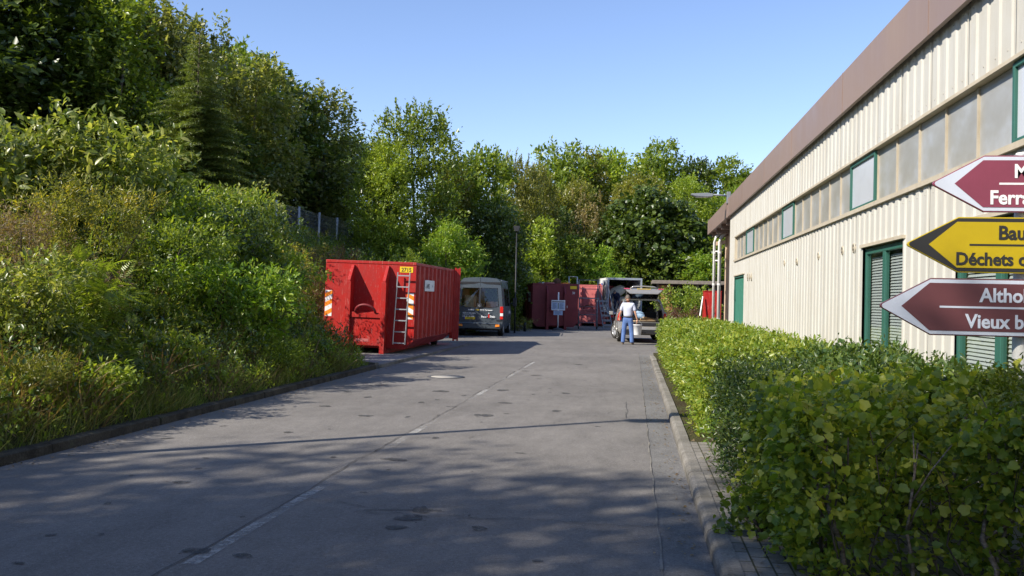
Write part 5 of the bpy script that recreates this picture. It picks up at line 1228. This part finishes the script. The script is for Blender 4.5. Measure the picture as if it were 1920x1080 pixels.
# ---- the estate car with its tailgate up
car = thing('parked_car', 'champagne SUV with its tailgate up, seen from behind next to the man', 'car', (.36, 35.1, 0), R(3))
PC = [(0, .34), (.80, .34), (.90, .44), (.93, .72), (.91, .98), (.84, 1.28), (.72, 1.62), (.60, 1.70), (.3, 1.725), (0, 1.73)]
def pc(w=1., zt=1., zoff=0, low=.0):
    return [(x * w, (z if z < 1.0 else .98 + (z - .98) * zt) + (low if j < 2 else 0)) for j, (x, z) in enumerate(PC)]
cdy = lambda x, z: .05 * (abs(x) / .93) ** 3 + max(0, z - .95) * .30
arch = lambda z_: [(0, z_), (.74, z_), (.92, z_ - .0)] + PC[3:]
A0 = [(0, .34), (.78, .34), (.905, .44)] + PC[3:]
A1 = [(0, .50), (.62, .72), (.915, .70)] + [(.935, .76)] + PC[4:]
csec = [(0.0, A0, cdy), (.30, A0, cdy), (.52, A0), (.60, A1), (1.28, A1), (1.36, A0), (1.50, A0), (1.58, A0), (2.35, A0), (2.43, A0), (2.75, pc(1, .97)), (3.42, [(0, .34), (.78, .34), (.90, .44), (.93, .72), (.90, .96), (.80, 1.03), (.70, 1.06), (.58, 1.08), (.3, 1.10), (0, 1.10)]),
        (3.44, [(0, .5), (.62, .72), (.91, .70), (.93, .76), (.90, .96), (.80, 1.03), (.70, 1.06), (.58, 1.08), (.3, 1.10), (0, 1.10)]), (4.15, [(0, .5), (.62, .70), (.88, .70), (.90, .74), (.86, .88), (.76, .94), (.66, .97), (.55, .99), (.3, 1.0), (0, 1.0)]), (4.22, [(0, .34), (.74, .34), (.84, .44), (.86, .66), (.82, .84), (.74, .90), (.62, .93), (.5, .94), (.3, .95), (0, .95)]), (4.55, [(0, .38), (.58, .38), (.66, .46), (.70, .60), (.66, .72), (.6, .78), (.5, .8), (.4, .81), (.3, .81), (0, .81)])]
bd, gl = loft(csec, lambda i, j: (j == 5 and i in (1, 2, 3, 4, 5, 7, 9)) or (i == 10 and j >= 4))
bd.mat('beige')
for s_ in (-1, 1):
    def rp(x, z): return (s_ * x, cdy(x, z), z)
    bd.quad(*[rp(*p) for p in [(0, .34), (.78, .34), (.905, .44), (.93, .72), (.87, .80), (.60, .80), (0, .80)]])
    bd.quad(*[rp(*p) for p in [(.93, .72), (.91, .98), (.84, 1.28), (.72, 1.62), (.65, 1.58), (.76, 1.25), (.80, .98), (.78, .80), (.87, .80)]])
    bd.quad(*[rp(*p) for p in [(.72, 1.62), (.60, 1.70), (.3, 1.725), (0, 1.73), (0, 1.66), (.3, 1.655), (.58, 1.63), (.65, 1.58)]])
weld(bd.build('body', 'beige', car)); gl.build('window', 'tinted', car)
b = MB(); b.prism([(.10, .34), (-.10, .36), (-.13, .46), (-.12, .60), (-.06, .66), (.06, .66), (.10, .5)], -.86, .86, 'x'); bp = b.build('bumper', 'beige', car, .02)
b = MB(); b.box(-.80, .80, -.145, -.125, .37, .52); b.box(-.60, .60, -.10, -.04, .661, .675); b.build('bumper_trim', 'black', bp, .01)
b = MB(); b.tube([(0, .1, .42), (0, -.2, .40), (0, -.24, .47)], .02, 8); b.lathe([(0, 0), (.028, .01), (.028, .04), (0, .055)], 12, Matrix.Translation((0, -.24, .47))); b.build('tow_hitch', 'black', bp)
for s_ in (-1, 1):
    b = MB(); b.mat('redlamp').prism([(s_ * .80, .86), (s_ * .94, .84), (s_ * .93, 1.0), (s_ * .88, 1.16), (s_ * .82, 1.14)], -.01, .10); b.build('tail_lamp', None, car, .015)
b = MB()   # boot lining
b.quad((-.78, .12, .80), (.78, .12, .80), (.78, 2.0, .80), (-.78, 2.0, .80)); b.quad((-.80, .2, .80), (-.80, 2.2, .80), (-.74, 2.2, 1.25), (-.74, .2, 1.25)); b.quad((.80, .2, .80), (.80, 2.2, .80), (.74, 2.2, 1.25), (.74, .2, 1.25)); b.quad((-.6, .4, 1.62), (.6, .4, 1.62), (.6, 2.4, 1.64), (-.6, 2.4, 1.64))
for x in (-.45, .45): b.box(x - .25, x + .25, 2.0, 2.12, .5, 1.18); b.box(x - .13, x + .13, 2.03, 2.10, 1.20, 1.38)
b.build('boot_lining', 'black', car)
b = MB(); 
T = Matrix.Translation((0, .25, 1.75)) @ Matrix.Rotation(R(-13), 4, 'X')
b.mat('beige')
GO = [(.60, 0, .0), (.65, -.55, .09), (.71, -.90, .13), (.69, -1.06, .04), (.60, -1.13, -.06), (.52, -1.12, -.13)]
gv = [T @ Vector((s_ * x, y, z)) for x, y, z in GO for s_ in (-1, 1)]; gi = [T @ Vector((s_ * (x - .05), y + .02, z - .09)) for x, y, z in GO[:3] for s_ in (-1, 1)] + [T @ Vector((s_ * x, y, z)) for x, y, z in ((.62, -1.00, -.05), (.50, -1.09, -.14)) for s_ in (-1, 1)]
b.add(gv + gi, [(2 * i_, 2 * i_ + 1, 2 * i_ + 3, 2 * i_ + 2) for i_ in range(5)] + [(12 + 2 * i_, 12 + 2 * i_ + 2, 12 + 2 * i_ + 3, 12 + 2 * i_ + 1) for i_ in (2, 3)] + [(2 * i_, 2 * i_ + 2, 14 + 2 * i_, 12 + 2 * i_) for i_ in range(3)] + [(2 * i_ + 1, 13 + 2 * i_, 15 + 2 * i_, 2 * i_ + 3) for i_ in range(3)] + [(6, 8, 10, 20, 18), (7, 19, 21, 11, 9), (10, 11, 21, 20)])
tg = b.build('tailgate', None, car, .01)
b = MB(); b.add(gi[:6], [(0, 1, 3, 2), (2, 3, 5, 4)]); b.build('tailgate_window', 'darkglass', tg)
b = MB(); b.tube([T @ Vector((-.50, -.93, .135)), T @ Vector((-.38, -.95, .185)), T @ Vector((0, -.96, .20)), T @ Vector((.38, -.95, .185)), T @ Vector((.50, -.93, .135))], .028, 8); b.build('spoiler', 'beige', tg)
b = MB(); b.bar(T @ Vector((-.56, -.02, -.10)), T @ Vector((.56, -.02, -.10)), .05); b.build('gate_frame', 'beige', tg)
b = MB(); b.mat('yellow_pl')
b.add([T @ Vector(p) for p in [(-.26, -1.075, .058), (.26, -1.075, .058), (.26, -.99, .100), (-.26, -.99, .100)]], [(0, 1, 2, 3)]); b.build('number_plate', None, tg)
for s_ in (-1, 1):
    b = MB(); b.add([T @ Vector(p) for p in [(s_ * .50, -1.075, .060), (s_ * .725, -1.065, .062), (s_ * .765, -.90, .136), (s_ * .56, -.93, .128)]], [(0, 1, 2, 3)]); b.build('gate_lamp', 'redlamp', tg)
    b = MB(); b.tube([(s_ * .70, .30, 1.45), T @ Vector((s_ * .62, -.55, .0))], .012, 6); b.build('gas_strut', 'black', tg)
    b = MB(); b.bar((s_ * .93, 3.0, 1.05), (s_ * 1.04, 2.98, 1.07), .04); b.box(s_ * 1.10 - .08, s_ * 1.10 + .08, 2.93, 3.02, 1.02, 1.17); b.build('wing_mirror', 'beige', car, .02)
for x in (-.35, 0, .35):
    b = MB(); b.box(x - .05, x + .05, -.03, .0, 0, .03, Matrix.Translation(T @ Vector((0, -1.0, -.06)))); b.build('gate_latch', 'black', tg)
for x, y in ((-.80, .94), (.80, .94), (-.84, 3.79), (.80, 3.79)): wheel(car, x, y, .35, .22, 7, R(24) if y > 3 else 0)
for s_ in (-1, 1):
    for cy_ in (.94, 3.79):
        b = MB(); pts = [(s_ * .935, cy_ + .385 * math.cos(a), .35 + .385 * math.sin(a)) for a in np.linspace(.1, PI - .1, 12)]; b.tube(pts, .02, 6); b.build('wheel_arch', 'beige', car)
b = MB(); b.box(-.72, .72, .2, 4.3, .30, .36); b.box(-.60, .60, .0, 4.0, .5, .78); b.build('underbody', 'black', car)
b = MB(); 
for s_ in (-1, 1): b.bar((s_ * .60, .7, 1.76), (s_ * .60, 2.3, 1.76), .03, .03)
b.build('roof_rails', 'black', car)
# load in the boot
def in_car(p): return Matrix.Translation((.36, 35.1, 0)) @ Matrix.Rotation(R(3), 4, 'Z') @ Vector(p)
g = np.random.default_rng(3)
b = MB(); c0, c1 = in_car((-.62, 1.2, 1.38)), in_car((.10, .35, .98)); b.tube([c0, c0.lerp(c1, .25), c0.lerp(c1, .6), c0.lerp(c1, .85), c1], [.05, .15, .17, .15, .06], 10)
tag(b.build('blue_bag', 'bluesheet'), 'long blue and white patterned bag lying slanting in the open car boot', 'bag')
for i, (p, q_, w, lab) in enumerate([((-.3, .14, .84), (.62, .5, .86), .10, 'wide pale board lying flat across the sill of the car boot'), ((.05, .2, .99), (.6, 1.2, .92), .05, 'thin lath sticking up out of the car boot'), ((-.05, .2, .92), (.66, .7, .90), .05, 'narrow lath lying on the wide board in the car boot')]):
    b = MB(); b.bar(in_car(p), in_car(q_), w * 2.2 if i == 0 else w, .03); tag(b.build('wooden_board', 'plank'), lab, 'board', 'boards in the car boot')

# ---- the box truck
tk = thing('box_truck', 'grey-framed box truck with open rear and pictures on its white side', 'truck', (at(1171, 567, 57).x, 56.6, 0), R(12))
b = MB(); W_, z0_, z1_, L_ = 1.08, .92, 3.05, 4.3
b.box(-W_, -W_ + .04, .05, L_, z0_, z1_ - .06); b.box(W_ - .04, W_, .05, L_, z0_, z1_ - .06); b.box(-W_ + .042, W_ - .042, L_ - .04, L_, z0_, z1_ - .06); b.build('box_walls', 'truckwhite', tk)
b = MB(); b.box(-W_, W_, .05, L_, z1_ - .058, z1_); b.build('box_roof', 'truckwhite', tk)
b = MB(); b.box(-W_ - .01, -W_ + .09, -.03, .048, z0_ - .1, z1_); b.box(W_ - .09, W_ + .01, -.03, .048, z0_ - .1, z1_); b.box(-W_ + .092, W_ - .092, -.03, .048, z1_ - .12, z1_ + .004); b.box(-W_ + .092, W_ - .092, -.03, .048, z0_ - .13, z0_); b.build('rear_frame', 'silvergrey', tk, .008)
b = MB(); b.box(-W_ + .04, W_ - .04, .05, L_, z0_ - .04, z0_ - .002); b.build('load_floor', 'wood', tk)
b = MB(); Td = Matrix.Translation((-W_ - .02, .02, 0)) @ Matrix.Rotation(R(99), 4, 'Z'); b.box(0, .9, -.03, .0, z0_, z1_ - .15, Td); dd_ = b.build('rear_door', 'silvergrey', tk, .01)
b = MB(); b.lathe([(0, 0), (.28, 0), (.28, .02), (0, .02)], 24, Td @ Matrix.Translation((.5, .03, 1.95)) @ Matrix.Scale(2.6, 4, (0, 0, 1)) @ Matrix.Rotation(PI / 2, 4, 'X')); b.build('dark_oval', 'darkgrey', dd_)
b = MB(); b.mat('logo_blue').box(-W_ - .006, -W_ - .002, .9, 2.2, 2.45, 2.75); b.mat('redlamp').box(-W_ - .007, -W_ - .002, 2.3, 3.1, 2.45, 2.7); b.mat('teal').box(-W_ - .006, -W_ - .002, .6, 3.2, 1.95, 2.2); b.build('side_graphic', None, tk)
b = MB(); b.box(-.45, .45, .1, 5.5, .55, .75); b.box(-.95, .95, -.02, .08, .52, .66); b.build('chassis', 'black', tk, .01)
for s_ in (-1, 1):
    b = MB(); b.box(s_ * .78 - .14, s_ * .78 + .14, -.05, -.022, .60, .72); b.build('tail_lamp', 'redlamp', tk, .006)
b = MB(); b.prism([(4.4, .5), (6.2, .5), (6.3, .9), (6.15, 1.3), (5.7, 2.1), (5.4, 2.25), (4.4, 2.3)], -1.0, 1.0, 'x'); b.build('cab', 'truckwhite', tk, .06, 3)
b = MB(); b.box(-1.004, -1.001, 4.7, 5.6, 1.35, 2.0); b.build('cab_window', 'darkglass', tk)
b = MB(); b.bar((-1.0, 5.6, 1.7), (-1.3, 5.6, 1.7), .04); b.box(-1.42, -1.24, 5.5, 5.62, 1.4, 1.95); b.build('wing_mirror', 'black', tk, .02)
for x, y in ((-.86, 1.3), (.86, 1.3), (-.86, 5.3), (.86, 5.3)): wheel(tk, x, y, .36, .24, 8, rimmat='galv')
TT = Matrix.Translation((tk.location.x, 56.6, 0)) @ Matrix.Rotation(R(12), 4, 'Z')
def in_tk(p): return TT @ Vector(p)
g = np.random.default_rng(8)
def lump(name, mat, pts, rad, label, cat, n=14):
    b = MB(); b.tube(pts, rad, n); o = b.build(name, mat)
    for v in o.data.vertices: v.co += Vector(g.normal(size=3)) * .018
    m = o.modifiers.new('s', 'SUBSURF'); m.levels = m.render_levels = 2; return tag(o, label, cat)
lump('canvas_sack', 'sack', [in_tk((-.85, 1.3, 1.75)), in_tk((-.65, 1.2, 2.0)), in_tk((-.1, 1.1, 2.3)), in_tk((.12, 1.0, 2.45)), in_tk((.2, 1.0, 2.5))], [.12, .34, .36, .26, .06], 'big pale crumpled sack inside the truck behind the worker', 'sack')
b = MB(); b.box(-.95, .95, 1.9, 2.0, .93, 1.9, TT); tag(b.build('plywood_sheet', 'offwhite'), 'pale sheet standing upright across the inside of the truck', 'board')
b = MB(); b.lathe([(0, 0), (.16, 0), (.19, .30), (.17, .30), (.15, .03), (0, .03)], 20, Matrix.Translation(in_tk((-.12, .35, .94)))); tag(b.build('blue_tub', 'panelblue'), 'pale blue tub on the truck floor beside the worker', 'tub')
b = MB(); b.box(-.8, -.2, .5, 1.0, .93, 1.12, TT); tag(b.build('wooden_crate', 'wood', None, .01), 'low dark crate on the truck floor under the worker', 'crate')

# ------------------------------------------------------------------ people
man = thing('person', 'man in pale short-sleeved shirt and blue jeans standing behind the open car with a bucket', 'person', (at(1178, 567, 33.5).x, 33.5, 0), R(-8))
bodyp = [(0, 0, .95), (0, .01, 1.12), (0, .0, 1.30), (0, -.01, 1.44), (0, .02, 1.53), (-.02, .05, 1.60),      # 0-5 pelvis..neck
         (-.19, -.01, 1.44), (-.27, .01, 1.18), (-.33, .13, .98),                                        # 6-8 left arm (image left)
         (.19, -.01, 1.44), (.27, -.02, 1.17), (.335, .03, .92),                                            # 9-11
         (-.10, 0, .90), (-.15, .02, .50), (-.165, -.03, .10), (-.17, .08, .05),                                            # 12-15
         (.10, 0, .90), (.135, .03, .50), (.16, .0, .10), (.18, .10, .05)]
be = [(0, 1), (1, 2), (2, 3), (3, 4), (4, 5), (3, 6), (6, 7), (7, 8), (3, 9), (9, 10), (10, 11), (0, 12), (12, 13), (13, 14), (14, 15), (0, 16), (16, 17), (17, 18), (18, 19)]
br_ = [.13, .12, .135, .10, .055, .055, .06, .042, .028, .06, .042, .028, .085, .058, .04, .035, .085, .058, .04, .035]
skin('body', bodyp, be, br_, 'skin', man)
def head(parent, c, rz, tilt, hair='hair', s=1.):
    b = MB(); n, mm = 20, 14; vs = []
    for i in range(mm + 1):
        ph = PI * i / mm
        for k_ in range(n):
            th = 2 * PI * k_ / n; x, y, z = math.sin(ph) * math.cos(th), math.sin(ph) * math.sin(th), math.cos(ph)
            wx = .078 * (1 - .22 * max(0, -z)); wy = .098 * (1 - .10 * max(0, -z)); yy = y * wy + (.012 if z < -.2 and y > 0 else 0)
            face = max(0, math.sin(th)) ** 6
            if face > .6 and -.25 < z < .12: yy += .022 * (1 - abs(z + .08) * 5) * face * (abs(x) < .22)
            if face > .3 and .05 < z < .3 and abs(abs(x) - .33) < .14: yy -= .008
            vs.append((x * wx, yy, z * .118))
    b.add(vs, [(i * n + k_, i * n + (k_ + 1) % n, (i + 1) * n + (k_ + 1) % n, (i + 1) * n + k_) for i in range(mm) for k_ in range(n)], True)
    for s_ in (-1, 1): b.lathe([(0, -.008), (.026, -.006), (.030, .004), (.016, .006), (0, 0)], 12, Matrix.Translation((s_ * .080, -.005, -.005)) @ Matrix.Rotation(s_ * PI / 2.3, 4, 'Y') @ Matrix.Scale(1.25, 4, (1, 0, 0)))
    b.mat('ink')
    for s_ in (-1, 1): b.lathe([(0, .004), (.009, .002), (.011, 0)], 10, Matrix.Translation((s_ * .030, .086, .012)) @ Matrix.Rotation(-PI / 2, 4, 'X'))
    b.mat('redleaf'); b.box(-.022, .022, .088, .094, -.062, -.055)
    b.mats[0] = 'skin' if False else b.mats[0]
    h = b; h.mats = ['skin' if m_ == 'ink' and False else m_ for m_ in h.mats]
    return h
def make_head(parent, c, rz, rx, hairmat='hair'):
    b = MB(); b.mat('skin'); src = head(parent, c, rz, rx); b.v, b.f, b.sm = src.v, src.f, src.sm
    # material slots: skin for all but eyes and mouth
    nsk = sum(1 for _ in src.mi); b.mats = ['skin', 'ink', 'redleaf']; lim_e = len(src.f) - 6 - 2 * 20; b.mi = [0 if i < lim_e else (1 if i < len(src.f) - 6 else 2) for i in range(len(src.f))]
    o = b.build('head', None, parent); o.location = c; o.rotation_euler = (rx, 0, rz)
    g_ = np.random.default_rng(2); hb = MB(); n, mm = 20, 10; vs = []
    for i in range(mm + 1):
        ph = PI * .60 * i / mm
        for k_ in range(n):
            th = 2 * PI * k_ / n; x, y, z = math.sin(ph) * math.cos(th), math.sin(ph) * math.sin(th), math.cos(ph)
            if y > .2: z = max(z, .38 + .1 * y)
            r_ = 1.07 + .03 * g_.normal() * .5
            vs.append((x * .082 * r_, y * .100 * r_ - .003, z * .122 * r_ + .002))
    hb.add(vs, [(i * n + k_, i * n + (k_ + 1) % n, (i + 1) * n + (k_ + 1) % n, (i + 1) * n + k_) for i in range(mm) for k_ in range(n)], True); hb.build('hair', hairmat, o)
    return o
make_head(man, (-.03, .07, 1.70), R(28), R(-22))
# shirt with short sleeves
skin('shirt', [(0, 0, .97), (0, .01, 1.15), (0, 0, 1.32), (0, -.01, 1.45), (-.18, -.01, 1.46), (-.235, 0, 1.33), (-.262, .01, 1.22), (.18, -.01, 1.46), (.235, -.01, 1.33), (.262, -.015, 1.22), (0, .01, 1.52)],
     [(0, 1), (1, 2), (2, 3), (3, 4), (4, 5), (5, 6), (3, 7), (7, 8), (8, 9), (3, 10)], [(.185, .135), (.18, .13), (.20, .135), (.15, .11), .085, .076, .074, .085, .076, .074, (.075, .075)], 'shirt', man)
skin('jeans', [(0, 0, 1.06), (0, 0, .93), (-.10, .0, .86), (-.145, .02, .50), (-.165, -.02, .12), (-.167, -.015, .07), (.10, .0, .86), (.135, .03, .50), (.16, .0, .12), (.162, .005, .07)],
     [(0, 1), (1, 2), (2, 3), (3, 4), (4, 5), (1, 6), (6, 7), (7, 8), (8, 9)], [(.175, .125), (.175, .13), (.108, .115), (.085, .088), (.075, .08), (.072, .082), (.108, .115), (.085, .088), (.075, .08), (.072, .082)], 'jeans', man)
b = MB(); pts = [(.178 * math.cos(a), .132 * math.sin(a), 1.025) for a in np.linspace(0, 2 * PI, 25)]; b.tube(pts, .018, 6); b.build('belt', 'darkgrey', man)
for sx_, yy in ((-.17, .03), (.17, .06)):
    skin('shoe', [(sx_, yy - .07, .05), (sx_, yy + .03, .05), (sx_ * 1.08, yy + .13, .035), (sx_ * 1.1, yy + .17, .03)], [(0, 1), (1, 2), (2, 3)], [(.042, .05), (.045, .05), (.046, .035), (.035, .028)], 'shoe', man, 2)
def hand(parent, w, d, side, thumb, curl=.5, name='hand', mat='skin'):
    """w wrist, d finger direction, side across the palm, thumb direction"""
    w, d, side, thumb = Vector(w), Vector(d).normalized(), Vector(side).normalized(), Vector(thumb).normalized(); pn = d.cross(side)
    if pn.dot(thumb) < 0: pn = -pn
    P = [w - d * .03, w + d * .02, w + d * .075]; E_ = [(0, 1), (1, 2)]; Rr = [.028, (.036, .018), (.040, .016)]
    for i, (o_, l) in enumerate(((-.030, .066), (-.010, .076), (.010, .072), (.030, .056))):
        base = w + d * .082 + side * o_; b0 = len(P); e1 = base + (d + pn * curl * .4).normalized() * l * .5; e2 = e1 + (d * (1 - curl) + pn * curl * 1.3).normalized() * l * .5
        P += [base, e1, e2]; Rr += [.0095, .009, .0075]; E_ += [(2, b0), (b0, b0 + 1), (b0 + 1, b0 + 2)]
    t0 = w + d * .03 - side * .034; b0 = len(P); t1 = t0 + (d * .6 - side * .7 + pn * .4).normalized() * .034; t2 = t1 + (d * .9 - side * .15 + pn * .4).normalized() * .03
    P += [t0, t1, t2]; Rr += [.013, .0105, .009]; E_ += [(1, b0), (b0, b0 + 1), (b0 + 1, b0 + 2)]
    return skin(name, P, E_, Rr, mat, parent, 2)
hand(man, (-.335, .14, .965), (-.05, .25, -1), (0, 1, .2), (1, 0, 0), .35)
hand(man, (.337, .035, .905), (0, .05, -1), (0, 1, 0), (-1, 0, 0), .8)
bk = thing('bucket', 'white plastic bucket hanging from the hand of the man in jeans', 'bucket', man.matrix_world.to_translation() if False else (man.location.x + .35, 33.52, .36)); bk.scale = (1.12, 1.12, 1.18)
b = MB(); b.lathe([(0, 0), (.115, 0), (.120, .01), (.145, .30), (.155, .302), (.155, .325), (.140, .325), (.112, .02), (0, .02)], 28); b.build('body', 'white', bk)
b = MB(); b.tube([(.15, 0, .30), (.13, 0, .36), (.06, 0, .425), (0, 0, .44), (-.06, 0, .425), (-.13, 0, .36), (-.15, 0, .30)], .005, 6); b.build('handle', 'galv', bk)
b = MB(); b.lathe([(.012, -.05), (.012, .05)], 10, Matrix.Translation((0, 0, .44)) @ Matrix.Rotation(PI / 2, 4, 'Y')); b.build('grip', 'white', bk)

# worker bending in the truck
w0 = in_tk((-.42, .55, .93)); wk = thing('person', 'worker in dark navy clothes bending down inside the open truck', 'person', (w0.x, w0.y, w0.z + .18), R(20))
skin('body', [(0.05, .1, .62), (-.02, .0, .82), (-.10, -.10, .98), (-.14, -.18, 1.02), (-.30, -.12, .92), (-.38, -.20, .66), (-.42, -.25, .42), (.10, -.16, .95), (.14, -.28, .70), (.0, -.34, .52), (-.02, .12, .58), (-.08, -.06, .30), (-.06, .1, .04), (-.06, -.02, .02), (.15, .12, .58), (.18, -.04, .30), (.18, .12, .04), (.19, 0, .02)],
     [(0, 1), (1, 2), (2, 3), (2, 4), (4, 5), (5, 6), (2, 7), (7, 8), (8, 9), (0, 10), (10, 11), (11, 12), (12, 13), (0, 14), (14, 15), (15, 16), (16, 17)], [.15, .16, .13, .06, .07, .05, .035, .07, .05, .035, .11, .085, .06, .05, .11, .085, .06, .05], 'navy', wk)
make_head(wk, (-.20, -.27, 1.06), R(150), R(-50))
hand(wk, (-.425, -.255, .40), (-.1, -.2, -1), (0, 1, 0), (1, 0, 0), .4); hand(wk, (-.01, -.35, .50), (0, -.3, -1), (0, 1, 0), (1, 0, 0), .4)

# ------------------------------------------------------------------ litter of leaves and grit in the gutters
g = np.random.default_rng(99); n1, n2, n3 = 420, 420, 260
Pl = np.concatenate([np.stack([.46 - np.abs(g.normal(size=n1)) * .10, g.uniform(4, 26, n1), np.full(n1, .012)], 1),
                     np.stack([-5.40 + np.abs(g.normal(size=n2)) * .13, g.uniform(6, 20, n2), np.full(n2, .012)], 1),
                     np.stack([g.uniform(.66, 1.1, n3), g.uniform(4.5, 11, n3), np.full(n3, .105)], 1)])
m_ = len(Pl); D_ = rdir(m_, g); D_[:, 2] *= .15; N__ = norm(np.array([0, 0, 1.]) + g.normal(size=(m_, 3)) * .25)
o = bpy.data.objects.new('fallen_leaves', mesh_from('fallen_leaves', [leaf_arrays(Pl, norm(D_), N__, g.uniform(.012, .045, m_), 'rhomb')], ['straw'])); COL.objects.link(o)
tag(o, 'dry fallen leaves scattered along both kerbs', 'leaves', None, 'stuff')
